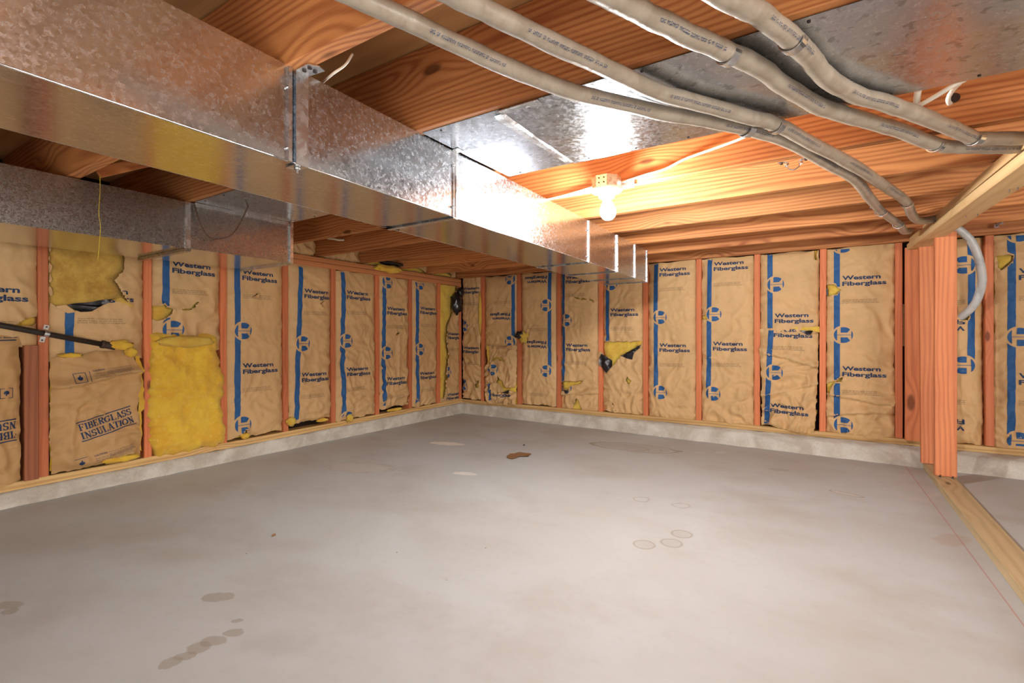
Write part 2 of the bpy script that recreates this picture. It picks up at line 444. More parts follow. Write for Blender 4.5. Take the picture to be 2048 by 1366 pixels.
def board(name, p0, p1, w, h, m, label=None, cat=None, group=None, parent=None, up=(0, 0, 1), ch=.0025, bow=0.0, seed=0):
    """timber from p0 to p1 (centre line); w = breadth, h = size along up. Local X runs along the grain."""
    p0, p1 = Vector(p0), Vector(p1); L = (p1 - p0).length
    ex = (p1 - p0).normalized(); ez = Vector(up); ez = (ez - ex * ez.dot(ex)).normalized(); ey = ez.cross(ex)
    sec = [(-w/2+ch, -h/2), (w/2-ch, -h/2), (w/2, -h/2+ch), (w/2, h/2-ch), (w/2-ch, h/2), (-w/2+ch, h/2), (-w/2, h/2-ch), (-w/2, -h/2+ch)]
    r = random.Random(seed + sum(map(ord, name)) % 97 + int(L * 1000)); v = []; f = []; N = 7
    for i in range(N):
        t = i / (N - 1); k = bow * math.sin(math.pi * t)
        dy = (r.random() - .5) * .0016; dz = (r.random() - .5) * .0016 + k
        for a, b in sec: v.append((t * L, a + dy, b + dz))
    for i in range(N - 1):
        for j in range(8): f.append((i*8+j, i*8+(j+1) % 8, i*8+8+(j+1) % 8, i*8+8+j))
    f.append(tuple(range(8))[::-1]); f.append(tuple((N-1)*8+j for j in range(8)))
    me = bpy.data.meshes.new(name); me.from_pydata(v, [], f); me.materials.append(M[m]); me.update()
    o = bpy.data.objects.new(name, me); col.objects.link(o)
    mt = Matrix((ex, ey, ez)).transposed().to_4x4()
    o.rotation_euler = mt.to_euler()
    o.location = p0 if parent is None else p0 - worldloc(parent)
    if parent is not None: o.parent = parent
    return tag(o, label, cat, group)
def spline(pts, n=10):
    """Catmull-Rom through pts"""
    P = [np.array(p, float) for p in pts]; P = [2 * P[0] - P[1]] + P + [2 * P[-1] - P[-2]]; out = []
    for i in range(1, len(P) - 2):
        for k in range(n):
            t = k / n; a, b, c, d = P[i-1:i+3]
            out.append(.5 * (2*b + (c-a)*t + (2*a-5*b+4*c-d)*t*t + (3*b-a-3*c+d)*t**3))
    out.append(P[-2]); return out
ORD = ['first', 'second', 'third', 'fourth', 'fifth', 'sixth', 'seventh', 'eighth', 'ninth', 'tenth', 'eleventh', 'twelfth', 'thirteenth']

# ================================================================== THE SETTING
def struct(name, mb, m, smooth_=False, label=None):
    o = mb.build(name, m, None, smooth_, origin=(0, 0, 0)); o['kind'] = 'structure'
    if label: o['label'] = label
    return o
XR, YN, ZC = 6.4, -6.2, 1.622
struct('floor', MB().box((-.3, YN - .2, -.12), (XR + .2, .3, 0)), 'floor')
struct('wall_left', MB().box((-.16, YN, 0), (-.10, .10, ZC)), 'dark')
struct('wall_back', MB().box((-.16, .10, 0), (XR, .16, ZC)), 'dark')
struct('wall_near', MB().box((-.16, YN - .06, 0), (XR, YN, ZC)), 'curb')
struct('wall_right', MB().box((XR, YN, 0), (XR + .06, .16, ZC)), 'curb')
ceil = struct('ceiling', MB().box((-.16, YN, ZC + .02), (XR, .16, ZC + .05)), 'ply')
for i in range(6):      # subfloor sheets seen between the joists
    x0 = -.16 + i * 1.22
    board('subfloor_sheet', (x0 + .004, -3.0, ZC + .009), (min(x0 + 1.216, XR), -3.0, ZC + .009), 6.3, .018, 'ply', parent=ceil)

# concrete stem curb (low footing) along the two walls
def curb(name, n, top, bot, back, zt, zlen):
    """top/bot/back: functions t -> (x, y); zt: function t -> top height"""
    pn_ = Perlin(5); v = []; f = []; K = 7
    for i in range(n + 1):
        t = i / n; z = zt(t)
        rows = [(back(t), z), (top(t), z)]
        for k in range(1, K):
            a = k / (K - 1); A = np.array(top(t)); B = np.array(bot(t))
            rows.append((tuple(A + (B - A) * a), z * (1 - a) - (.01 if k == K - 1 else 0)))
        for j, (p, zz) in enumerate(rows):
            w = 0 if j == 0 else 1
            nn = fbm(pn_, t * zlen * 9, zz * 40 + j, 4) * .010 * w
            d = np.array(bot(t)) - np.array(back(t)); d = d / (np.linalg.norm(d) + 1e-6)
            v.append((p[0] + d[0] * nn, p[1] + d[1] * nn, zz + (fbm(pn_, t * zlen * 7 + 50, j * 2.0, 3) * .006 if j == 1 else 0)))
    m_ = K + 1
    for i in range(n):
        for j in range(m_ - 1): f.append((i*m_+j, i*m_+j+1, (i+1)*m_+j+1, (i+1)*m_+j))
    mb = MB().add(v, f); return struct(name, mb, 'curb', True)
YL0 = -4.6
def sill_l(y): return .145 + (y) * .0105          # height of the top of the left sill plate
curb('baseboard_left', 260, lambda t: (.010, YL0 + t * (-YL0)), lambda t: (.016, YL0 + t * (-YL0)), lambda t: (-.10, YL0 + t * (-YL0 + .1)),
     lambda t: sill_l(YL0 * (1 - t)) - .040, 4.6)
curb('baseboard_back', 340, lambda t: (-.02 + t * 5.6, -.012 - .035 * t * 5.6), lambda t: (-.02 + t * 5.6, -.02 - .045 * t * 5.6), lambda t: (-.1 + t * 5.7, .10),
     lambda t: .102 - .010 * t, 5.6)

# ------------------------------------------------------------------ framing
LW, BW = 'pipe wall', 'end wall'
G = 'sill plates on the concrete curb'
board('sill_plate', (-.045, YL0, sill_l(YL0) - .019), (-.045, -.0, sill_l(0) - .019), .089, .038, 'sill',
      'yellowish treated sill plate along the foot of the wall with the iron pipe', 'sill plate')
board('sill_plate', (-.09, .041, .122), (5.6, .041, .112), .089, .038, 'sill',
      'yellowish treated sill plate along the foot of the wall facing the duct end', 'sill plate')
board('top_plate', (-.045, YL0, 1.319), (-.045, -.02, 1.319), .089, .036, 'plate',
      'lower board of the doubled top plate above the iron pipe wall studs', 'top plate')
board('top_plate', (-.047, YL0, 1.357), (-.047, -.02, 1.357), .089, .036, 'plate',
      'upper board of the doubled top plate under the joist ends of the pipe wall', 'top plate')
board('rim_joist', (-.1, -.022, 1.503), (XR, -.022, 1.503), .038, .235, 'joist',
      'rim joist lying right above the end wall studs', 'joist')
LST = [-3.214, -2.783, -2.375, -1.957, -1.567, -1.131, -.744, -.357, -.026]
for i, y in enumerate(LST + [-3.64, -4.05]):
    k = sorted(LST + [-3.64, -4.05], reverse=True).index(y)
    lab = 'red-brown wall stud of the iron pipe wall, %s from the room corner' % ORD[k]
    if y == -3.214: lab = 'red-brown wall stud that the black iron pipe is strapped to'
    if k == 0: lab = 'red-brown wall stud standing in the room corner on the iron pipe side'
    board('wall_stud', (-.048, y, sill_l(y)), (-.048 + R.uniform(-.003, .003), y + R.uniform(-.004, .004), 1.301), .038, .089, 'stud', lab, 'stud',
          'studs of the iron pipe wall', up=(1, 0, 0), seed=i, bow=R.uniform(-.003, .003))
BST = [.255, .687, 1.111, 1.518, 1.912, 2.328, 2.736, 3.14, 3.553, 3.978, 4.39, 4.80]
for i, x in enumerate(BST):
    lab = 'red-brown wall stud of the end wall, %s from the room corner' % ORD[i]
    board('wall_stud', (x, .042, .137), (x + R.uniform(-.004, .004), .042, 1.386), .038, .089, 'stud', lab, 'stud',
          'studs of the end wall', up=(0, -1, 0), seed=i + 40, bow=R.uniform(-.003, .003))
# short doubled block at the foot of the stud with the pipe
board('cripple_stud', (-.03, -3.262, sill_l(-3.25)), (-.03, -3.262, .745), .050, .10, 'block', 'short dark nailed stud block beside the strapped stud', 'stud', up=(1, 0, 0))

JY = [-2.085 + .408 * k for k in range(-9, 5)]
JY = [y - .01 if y < -2.2 else y for y in JY]
JY = [y for y in JY if y > YN]
NJ = len(JY)
for i, y in enumerate(JY):
    k = NJ - 1 - i
    lab = 'brown floor joist, %s out from the end wall rim' % ORD[min(k, 12)]
    if k == 4: lab = 'brown floor joist with the lamp box nailed to it'
    if k == 5: lab = 'brown floor joist along the far edge of the sheet metal panning'
    if k == 6: lab = 'brown floor joist along the near edge of the sheet metal panning'
    if k == 7: lab = 'brown floor joist the duct hanger tab is nailed under'
    if k > 7: lab = 'brown floor joist, %s past the one with the duct hanger tab' % ORD[k - 8]
    board('floor_joist', (-.085, y, 1.502), (XR, y, 1.502), .0385, .234, 'joist', lab, 'joist', 'floor joists overhead', seed=i, bow=R.uniform(-.002, .002))

# ------------------------------------------------------------------ partition at the right
pt0, pt1 = (3.700 + .002, -2.9), (3.628, -.06)
board('sole_plate', (3.702, -4.2, .0195), (3.694, -.20, .0195), .092, .038, 'sole', 'pale treated sole plate lying across the open floor under the posts', 'sole plate', seed=3)
board('partition_post', (3.7005, -.500, .0395), (3.7005, -.500, 1.345), .091, .038, 'post', 'tall orange fir post standing free of the plate edge, front of the three', 'post', 'orange posts of the open partition', up=(0, -1, 0))
board('partition_post', (3.680, -.215, .0395), (3.680, -.135, 1.345), .091, .038, 'post', 'orange fir post in the middle of the three partition posts', 'post', 'orange posts of the open partition', up=(0, -1, 0))
board('partition_post', (3.625, -.030, .135), (3.625, -.030, 1.345), .091, .038, 'post', 'orange fir post against the end wall, last of the three', 'post', 'orange posts of the open partition', up=(0, -1, 0))
board('partition_plate', (3.738, -2.9, 1.302), (3.634, -.05, 1.347), .096, .038, 'pale', 'pale fir plate with metal staples resting on the orange posts', 'plate', seed=8)
board('partition_plate', (3.722, -2.9, 1.344), (3.645, -.03, 1.388), .090, .036, 'pale', 'pale fir plate laid on the stapled one, under the joists', 'plate', seed=9)

# ================================================================== INSULATION
def text_mesh(body, width, cap, offset=.012):
    cu = bpy.data.curves.new('t', 'FONT'); cu.body = body; cu.offset = offset; cu.resolution_u = 4; cu.fill_mode = 'FRONT'
    ob = bpy.data.objects.new('t', cu); col.objects.link(ob)
    dg = bpy.context.evaluated_depsgraph_get()
    me = bpy.data.meshes.new_from_object(ob.evaluated_get(dg))
    bpy.data.objects.remove(ob); bpy.data.curves.remove(cu)
    v = np.array([p.co[:2] for p in me.vertices]); 
    x0, x1 = v[:, 0].min(), v[:, 0].max()
    bm = bmesh.new(); bm.from_mesh(me); bpy.data.meshes.remove(me)
    capu = .729
    for p in bm.verts:
        p.co.x = (p.co.x - x0) * width / (x1 - x0); p.co.y = p.co.y * cap / capu; p.co.z = 0
    nx = int(width / .012)
    for i in range(1, nx):
        bmesh.ops.bisect_plane(bm, geom=bm.verts[:] + bm.edges[:] + bm.faces[:], plane_co=(i * width / nx, 0, 0), plane_no=(1, 0, 0))
    for yy in (0, cap * .5):
        bmesh.ops.bisect_plane(bm, geom=bm.verts[:] + bm.edges[:] + bm.faces[:], plane_co=(0, yy, 0), plane_no=(0, 1, 0))
    bm.verts.ensure_lookup_table(); bm.faces.ensure_lookup_table()
    V = np.array([p.co[:2] for p in bm.verts]); Fc = [tuple(q.index for q in f.verts) for f in bm.faces]
    bm.free(); return V, Fc
T_W = text_mesh('Western', .207, .028, .03); T_F = text_mesh('Fiberglass', .237, .028, .03)
# put 'Western' above 'Fiberglass'; origin = cap top left
WF = (np.concatenate([T_W[0] + (0, -.028), T_F[0] + (0, -.067)]), T_W[1] + [tuple(i + len(T_W[0]) for i in f) for f in T_F[1]])
def poly_grid(poly, step=.012):
    """triangulated polygon cut into small cells"""
    bm = bmesh.new(); vs_ = [bm.verts.new((p[0], p[1], 0)) for p in poly]; bm.faces.new(vs_)
    bmesh.ops.triangulate(bm, faces=bm.faces[:])
    a = np.array(poly); lo = a.min(0); hi = a.max(0)
    for ax in (0, 1):
        n = max(1, int((hi[ax] - lo[ax]) / step))
        for i in range(1, n):
            co = [0, 0, 0]; no = [0, 0, 0]; co[ax] = lo[ax] + (hi[ax] - lo[ax]) * i / n; no[ax] = 1
            bmesh.ops.bisect_plane(bm, geom=bm.verts[:] + bm.edges[:] + bm.faces[:], plane_co=co, plane_no=no)
    bm.verts.ensure_lookup_table(); bm.verts.index_update()
    V = np.array([p.co[:2] for p in bm.verts]).reshape(-1, 2); Fc = [tuple(q.index for q in f.verts) for f in bm.faces]
    bm.free(); return V, Fc
def join2(*ps):
    V = []; Fc = []; n = 0
    for v, f in ps:
        V.append(v); Fc += [tuple(i + n for i in q) for q in f]; n += len(v)
    return np.concatenate(V), Fc
LR = .053
def arc(a0, a1, n=9, r=LR): return [(r * math.cos(math.radians(a0 + (a1 - a0) * i / (n - 1))), r * math.sin(math.radians(a0 + (a1 - a0) * i / (n - 1)))) for i in range(n)]
LOGO = join2(poly_grid(arc(131, 229)),                                                            # left crescent
             poly_grid(arc(106, 46) + [(.66*LR, .62*LR), (.42*LR, .30*LR), (-.28*LR, .30*LR)]),    # block above the cross bar
             poly_grid([(-.28*LR, -.30*LR), (.42*LR, -.30*LR), (.66*LR, -.62*LR)] + arc(-46, -106)),
             poly_grid(arc(-33, 33)),                                                              # right crescent
             poly_grid([(-.66*LR, -.028*LR), (.86*LR, -.028*LR), (.86*LR, .028*LR), (-.66*LR, .028*LR)]))
def fine_lines(n, w, h, seed, lh=.0105):
    r = random.Random(seed); V = []; Fc = []
    for l in range(n):
        x = 0; y = -l * lh; W_ = w * r.uniform(.86, 1.0)
        while x < W_:
            for k in range(r.randint(2, 9)):
                cw = .0034; hh = h * r.uniform(.8, 1.0)
                i = len(V); x1 = x + cw * .62
                if r.random() < .5: q = [(x, y), (x1, y), (x1, y - hh * .4), (x, y - hh * .4)]
                else: q = [(x, y), (x + cw * .3, y), (x + cw * .3, y - hh), (x, y - hh)]
                V += q; Fc.append((i + 3, i + 2, i + 1, i))
                i = len(V); V += [(x, y - hh * .8), (x1, y - hh * .8), (x1, y - hh), (x, y - hh)]; Fc.append((i + 3, i + 2, i + 1, i))
                x += cw
                if x > W_: break
            x += cw
    return np.array(V), Fc
FINE = fine_lines(3, .207, .0048, 4)
FLAME = poly_grid([(0, -.5), (.28, -.36), (.40, -.08), (.30, .20), (.22, .05), (.12, .12), (.16, .34), (.02, .55), (-.02, .30), (-.20, .14), (-.36, .12), (-.38, -.14), (-.26, -.38)], .3)
def frame_sq(s, t):
    V = []; Fc = []
    for a, b in (((-s, -s), (s, -s + t)), ((-s, s - t), (s, s)), ((-s, -s + t), (-s + t, s - t)), ((s - t, -s + t), (s, s - t))):
        i = len(V); V += [a, (b[0], a[1]), b, (a[0], b[1])]; Fc.append((i, i+1, i+2, i+3))
    return np.array(V), Fc
ICON = join2((FLAME[0] * .023 * 1.1, FLAME[1]), frame_sq(.023, .0022), poly_grid([(.036, -.026), (.0382, -.026), (.0382, .026), (.036, .026)], .5))
CAUT = text_mesh('CAUTION:', .055, .0085, .02)
CAUTION = join2((CAUT[0] + (0, -.0085), CAUT[1]), (FINE[0] * (.62, 1) + (.060, -.003), [f for f in FINE[1]]), (fine_lines(3, .185, .0044, 9)[0] + (0, -.020), fine_lines(3, .185, .0044, 9)[1]))
# slab-serif lettering drawn with strokes
def slab(txt, ch=.034, cw=.0245, st=.0062, thin=.0028):
    polys = []
    def bar(x0, y0, x1, y1, t):
        d = Vector((x1 - x0, y1 - y0)); k = max(1, int(d.length / .006)); n = Vector((-d.y, d.x)).normalized() * t / 2
        for i in range(k):
            ax, ay = x0 + d.x * i / k, y0 + d.y * i / k; bx, by = x0 + d.x * (i + 1) / k, y0 + d.y * (i + 1) / k
            polys.append([(ax + n.x, ay + n.y), (ax - n.x, ay - n.y), (bx - n.x, by - n.y), (bx + n.x, by + n.y)])
    def serif(x, y, w=.010): bar(x - w / 2, y, x + w / 2, y, thin)
    def stem(x, s0=True, s1=True, w=.011):
        bar(x, 0, x, ch, st)
        if s0: serif(x, thin / 2, w)
        if s1: serif(x, ch - thin / 2, w)
    def bowl(cx, cy, rx, ry, a0, a1, t0=st, n=10):
        for i in range(n):
            p, q = [math.radians(a0 + (a1 - a0) * (i + k) / n) for k in (0, 1.08)]
            m_ = (p + q) / 2; t = thin + (t0 - thin) * abs(math.cos(m_))
            bar(cx + rx * math.cos(p), cy + ry * math.sin(p), cx + rx * math.cos(q), cy + ry * math.sin(q), t)
    x = 0; H = ch
    for c in txt:
        w = cw
        o = len(polys)
        if c == 'I': w = .011; stem(.0045)
        elif c in 'FEL':
            stem(.006)
            if c != 'L': bar(.006, H - thin/2, .020, H - thin/2, thin); bar(.0195, H, .0195, H - .009, thin); bar(.006, H/2, .015, H/2, thin); bar(.0152, H/2 - .004, .0152, H/2 + .004, thin)
            if c != 'F': bar(.006, thin/2, .020, thin/2, thin); bar(.0198, 0, .0198, .010, thin)
        elif c in 'BR':
            stem(.006); bar(.006, H - thin/2, .013, H - thin/2, thin); bowl(.013, H*.75, .0065, H*.22, -90, 90); bar(.006, H*.52, .013, H*.52, thin)
            if c == 'B': bowl(.013, H*.27, .0075, H*.23, -90, 90); bar(.006, thin/2, .013, thin/2, thin)
            else: bar(.012, H*.52, .020, 0, st); serif(.021, thin/2, .006)
        elif c in 'GO': 
            w = .027; bowl(.0125, H/2, .0105, H/2 - thin/2, 35 if c == 'G' else 0, 325 if c == 'G' else 360, n=16)
            if c == 'G': bar(.021, 0.002, .021, H*.42, st*.8); serif(.020, H*.42); bar(.0215, H, .0215, H*.68, thin)
        elif c == 'A': w = .027; bar(.003, 0, .0125, H, thin); bar(.0125, H, .022, 0, st); bar(.006, H*.33, .018, H*.33, thin); serif(.003, thin/2, .008); serif(.022, thin/2)
        elif c == 'S':
            w = .022; bowl(.010, H*.74, .0075, H*.23, 40, 270); bowl(.010, H*.27, .008, H*.25, 90, -140); bar(.0175, H, .0175, H*.7, thin); bar(.002, 0, .002, H*.3, thin)
        elif c == 'N': w = .028; bar(.006, 0, .006, H, thin); bar(.005, H, .021, 0, st); bar(.021, 0, .021, H, thin); serif(.006, thin/2); serif(.004, H - thin/2, .008); serif(.021, H - thin/2)
        elif c == 'U': w = .027; bar(.006, H*.3, .006, H, st); bar(.020, H*.3, .020, H, thin); bowl(.013, H*.31, .007, H*.29, 180, 360); serif(.006, H - thin/2); serif(.020, H - thin/2, .008)
        elif c == 'T': w = .024; bar(.0115, 0, .0115, H, st); serif(.0115, thin/2); bar(.001, H - thin/2, .022, H - thin/2, thin); bar(.0015, H, .0015, H*.72, thin); bar(.0215, H, .0215, H*.72, thin)
        for p in polys[o:]:
            for i, q in enumerate(p): p[i] = (q[0] + x, q[1])
        x += w
    V = []; Fc = []
    for p in polys:
        i = len(V); V += p; Fc.append((i, i+1, i+2, i+3))
    return np.array(V), Fc, x
s1 = slab('FIBERGLASS'); s2 = slab('INSULATION')
FI_W = .225
def norm(sv, wid): V = sv[0].copy(); V[:, 0] *= wid / sv[2]; return V, sv[1]
bar_ = lambda y: (np.array([(x, yy) for yy in (y, y + .005) for x in np.linspace(-.006, FI_W + .004, 16)]), [(i, i + 1, i + 17, i + 16) for i in range(15)])
a1, a2 = norm(s1, FI_W), norm(s2, FI_W)
FIBINS = join2((a1[0] + (0, .004), a1[1]), (a2[0] + (0, -.040), a2[1]), bar_(.046), bar_(-.052))

def inside(S, Z, poly):
    r = np.zeros(S.shape, bool); n = len(poly); j = n - 1
    for i in range(n):
        xi, yi = poly[i]; xj, yj = poly[j]
        c = ((yi > Z) != (yj > Z)) & (S < (xj - xi) * (Z - yi) / ((yj - yi) + 1e-12) + xi)
        r ^= c; j = i
    return r
def dist_poly(S, Z, poly):
    best = np.full(S.shape, 9.); bs = S.copy(); bz = Z.copy(); n = len(poly)
    for i in range(n):
        ax, ay = poly[i]; bx, by = poly[(i + 1) % n]
        dx, dy = bx - ax, by - ay; L = dx * dx + dy * dy + 1e-12
        t = np.clip(((S - ax) * dx + (Z - ay) * dy) / L, 0, 1)
        qx, qy = ax + t * dx, ay + t * dy; d = np.hypot(S - qx, Z - qy)
        m_ = d < best; best = np.where(m_, d, best); bs = np.where(m_, qx, bs); bz = np.where(m_, qy, bz)
    return best, bs, bz
def rough_poly(poly, seed, amp=.006, step=.02):
    """ragged outline through the given corners"""
    r = random.Random(seed); out = []
    for i in range(len(poly)):
        a = np.array(poly[i]); b = np.array(poly[(i + 1) % len(poly)]); n = max(1, int(np.linalg.norm(b - a) / step))
        for k in range(n):
            p = a + (b - a) * k / n
            if k: p = p + np.array([r.uniform(-amp, amp), r.uniform(-amp, amp)])
            out.append(tuple(p))
    return out
def wallP(wall, s, z, d): return (d, s, z) if wall == 'L' else (s, -d, z)

class Batt:
    """one kraft-faced batt between two studs: a crumpled paper sheet over a slab of fibre"""
    def __init__(b, wall, s0, s1, z0, z1, label, seed, tears=(), dark=(), cr=.006, base=0.0, tuck=.022, bul=.010, cell=.008, m='kraft',
                 fm='fiber', fiber=True, name='insulation_batt', group=None, outline=None, low=1.0, folds=(), cat='insulation'):
        b.wall = wall; b.s0, b.s1, b.z0, b.z1 = s0, s1, z0, z1; b.seed = seed
        b.tears = [rough_poly(t, seed + i) for i, t in enumerate(tears)]; b.outline = outline
        b.root = thing(name, label, cat, wallP(wall, (s0 + s1) / 2, z0, 0), group or ('paper faced batts of the iron pipe wall' if wall == 'L' else 'paper faced batts of the end wall'))
        b.org = worldloc(b.root)
        ns = int((s1 - s0) / cell) + 2; nz = int((z1 - z0) / cell) + 2
        b.ns, b.nz = ns, nz
        su = np.linspace(s0, s1, ns); zu = np.linspace(z0, z1, nz)
        S, Z = np.meshgrid(su, zu); S0, Z0 = S.copy(), Z.copy()
        u = (S - s0) / (s1 - s0); v = (Z - z0) / (z1 - z0)
        n1, n2, n3 = Perlin(seed), Perlin(seed + 100), Perlin(seed + 200)
        e = np.abs(2 * u - 1); ev = np.abs(2 * v - 1)
        D = base - tuck + (tuck + bul) * (1 - e ** 6) * (1 - .6 * ev ** 16)
        wx = n3(S * 5, Z * 4) * .25; wz = n2(S * 4, Z * 5) * .25
        w = 1.4 * cr * (.45 + low * .9 * (1 - v) ** 1.3)
        soft = n1(S * 3.3 + 3, Z * 2.2) * 1.2
        crease = (np.abs(n2(S * 6 + wx * 5, Z * 5.5 + wz * 6)) * -2.2 + .6) + (np.abs(n3(S * 15 + wz * 5, Z * 11 + S * 6)) * -1.1 + .3) + n1(S * 38, Z * 30) * .18
        D = D + w * (soft * .8 + crease)
        # puckers running in from the stapled edges
        D = D + cr * .8 * n2(S * 3, Z * 26 + 9) * e ** 3
        for (za, depth, wid, sl) in folds:      # horizontal folds / sags
            zl = za + sl * (u - .5) + n1(S * 5, S * 0 + za * 9) * .012
            t = (Z - zl) / wid
            D = D + depth * np.exp(-t * t) * np.sign(t + .0) * .5 + depth * .6 * np.exp(-(t - .6) ** 2)
        S = S + n1(Z * 9, Z * 0 + seed) * .007 * np.where(u < .5, 1, .8) * e ** 8
        S = S + n2(Z * 31, Z * 0 + 3) * .003 * e ** 10
        Z = Z + (n3(S * 9, S * 0 + 1.5) * .016 + n1(S * 34, S * 0) * .006) * (1 - v) ** 14
        Z = Z + (n2(S * 9, S * 0 + 4.5) * .010) * v ** 14
        keep = np.ones((nz - 1, ns - 1), bool)
        sc = (S[:-1, :-1] + S[1:, 1:]) / 2; zc = (Z[:-1, :-1] + Z[1:, 1:]) / 2
        for t in b.tears:
            dd, qs, qz = dist_poly(S, Z, t); ins = inside(S, Z, t)
            keep &= ~inside(sc, zc, t)
            D = D + .012 * np.exp(-(dd / .016) ** 1.0) * (~ins)
            sn = dd < cell * .6
            S = np.where(sn, qs, S); Z = np.where(sn, qz, Z)
        if outline:
            ol = rough_poly(outline, seed + 9, .005); dd, qs, qz = dist_poly(S, Z, ol)
            keep &= inside(sc, zc, ol); sn = dd < cell * .6
            S = np.where(sn, qs, S); Z = np.where(sn, qz, Z); b.outline = ol
        b.D = D
        idx = np.arange(ns * nz).reshape(nz, ns)
        V = [wallP(wall, s, z, d) for s, z, d in zip(S.ravel(), Z.ravel(), D.ravel())]
        q = np.stack([idx[:-1, :-1], idx[:-1, 1:], idx[1:, 1:], idx[1:, :-1]], -1)[keep]
        # drop unused vertices
        used = np.unique(q); remap = np.full(ns * nz, -1); remap[used] = np.arange(len(used))
        b.paper = mesh_obj('paper_facing', [V[i] for i in used], remap[q].tolist(), m, b.root, True, origin=b.org)
        if fiber: b.fiber(fm, base, bul)
    def fiber(b, fm, base, bul):
        c = .013; ns = int((b.s1 - b.s0) / c) + 2; nz = int((b.z1 - b.z0) / c) + 2
        S, Z = np.meshgrid(np.linspace(b.s0 + .004, b.s1 - .004, ns), np.linspace(b.z0 + .004, b.z1 - .003, nz))
        n = Perlin(b.seed + 300); D = base - .034 + fbm(n, S * 14, Z * 14, 4) * .010
        u = (S - b.s0) / (b.s1 - b.s0); D -= .02 * np.abs(2 * u - 1) ** 8
        for t in b.tears:
            dd, _, _ = dist_poly(S, Z, t); ins = inside(S, Z, t)
            D = D + np.where(ins, .024 + np.minimum(dd, .02) * .5, .024 * np.exp(-(dd / .01) ** 2))
        V = [wallP(b.wall, s, z, d) for s, z, d in zip(S.ravel(), Z.ravel(), D.ravel())]
        idx = np.arange(ns * nz).reshape(nz, ns)
        q = np.stack([idx[:-1, :-1], idx[:-1, 1:], idx[1:, 1:], idx[1:, :-1]], -1).reshape(-1, 4).tolist()
        if b.outline:
            ce = [(np.mean([S.ravel()[i] for i in f]), np.mean([Z.ravel()[i] for i in f])) for f in q]
            ok = inside(np.array([c_[0] for c_ in ce]), np.array([c_[1] for c_ in ce]), b.outline); q = [f for f, o_ in zip(q, ok) if o_]
            return mesh_obj('fiber_core', V, q, fm, b.root, True, origin=b.org)
        rim = list(idx[0, :]) + list(idx[1:, -1]) + list(idx[-1, -2::-1]) + list(idx[-2:0:-1, 0]); n0 = len(V)
        for i in rim:
            s, z = S.ravel()[i], Z.ravel()[i]; V.append(wallP(b.wall, s, z, -.09))
        k = len(rim)
        for j in range(k): q.append((rim[(j + 1) % k], rim[j], n0 + j, n0 + (j + 1) % k))
        return mesh_obj('fiber_core', V, q, fm, b.root, True, origin=b.org)
    def depth(b, s, z):
        fu = np.clip((np.asarray(s) - b.s0) / (b.s1 - b.s0) * (b.ns - 1), 0, b.ns - 1.001); fv = np.clip((np.asarray(z) - b.z0) / (b.z1 - b.z0) * (b.nz - 1), 0, b.nz - 1.001)
        i = fu.astype(int); j = fv.astype(int); a = fu - i; c = fv - j; D = b.D
        return (D[j, i] * (1-a) + D[j, i+1] * a) * (1-c) + (D[j+1, i] * (1-a) + D[j+1, i+1] * a) * c
    def put(b, name, tpl, s, z, rot=0.0, m='ink', off=.0024, label=None, min_faces=1, scale=1.0):
        """print a flat template at (s, z), turned by rot degrees, lying on the crumpled sheet"""
        V, Fc = tpl; a = math.radians(rot); ca, sa = math.cos(a), math.sin(a); V = V * scale
        S = s + V[:, 0] * ca - V[:, 1] * sa; Z = z + V[:, 0] * sa + V[:, 1] * ca
        ok = (S > b.s0 + .010) & (S < b.s1 - .010) & (Z > b.z0 + .014) & (Z < b.z1 - .004)
        for t in b.tears: ok &= ~inside(S, Z, t)
        if b.outline: ok &= inside(S, Z, b.outline)
        fc = [f for f in Fc if all(ok[i] for i in f)]
        if len(fc) < min_faces: return None
        D = b.depth(S, Z) + off
        used = sorted({i for f in fc for i in f}); mp = {k: i for i, k in enumerate(used)}
        o = mesh_obj(name, [wallP(b.wall, S[i], Z[i], D[i]) for i in used], [tuple(mp[i] for i in f) for f in fc], m, b.paper, False, origin=b.org)
        if label: o['label'] = label
        return o
    def pattern(b, s, zl, rot=0, period=.605, lean=0.0, ks=range(-3, 4), stripe=True, wf=True):
        """stripe edge at s, one roundel at height zl; rot=180 for a batt hung upside down; lean = sideways shift per metre of height"""
        sg = -1 if rot else 1
        for k in ks:
            zc = zl + k * period; sl = s + lean * (zc - zl)
            b.put('roundel', LOGO, sl + sg * .053, zc, rot, 'blue', label='blue roundel print with an H')
            if wf:
                zt = zc + sg * .397; b.put('lettering', WF, s + lean * (zt - zl) + sg * .047, zt, rot, 'ink', label='navy words Western Fiberglass')
                zf = zc + sg * .236; b.put('fine_print', FINE, s + lean * (zf - zl) + sg * .047, zf, rot, 'fine', off=.0024)
            if stripe:      # stripe between two roundels
                V = []; Fc = []; nc = 6; nr = 44; rr = LR * 1.2
                za, zb = zc, zc + period
                for i in range(nc + 1):
                    x = .034 * i / nc; hx = math.sqrt(max(0, rr * rr - (x - .053) ** 2))
                    for j in range(nr + 1):
                        zz = (za + hx) + (zb - za - 2 * hx) * j / nr
                        V.append((sg * x + lean * (zz - zl), zz - zl))
                for i in range(nc):
                    for j in range(nr): q = i * (nr + 1) + j; Fc.append((q, q + nr + 1, q + nr + 2, q + 1))
                b.put('stripe', (np.array(V), Fc), s, zl, 0, 'blue', off=.0021, min_faces=8)
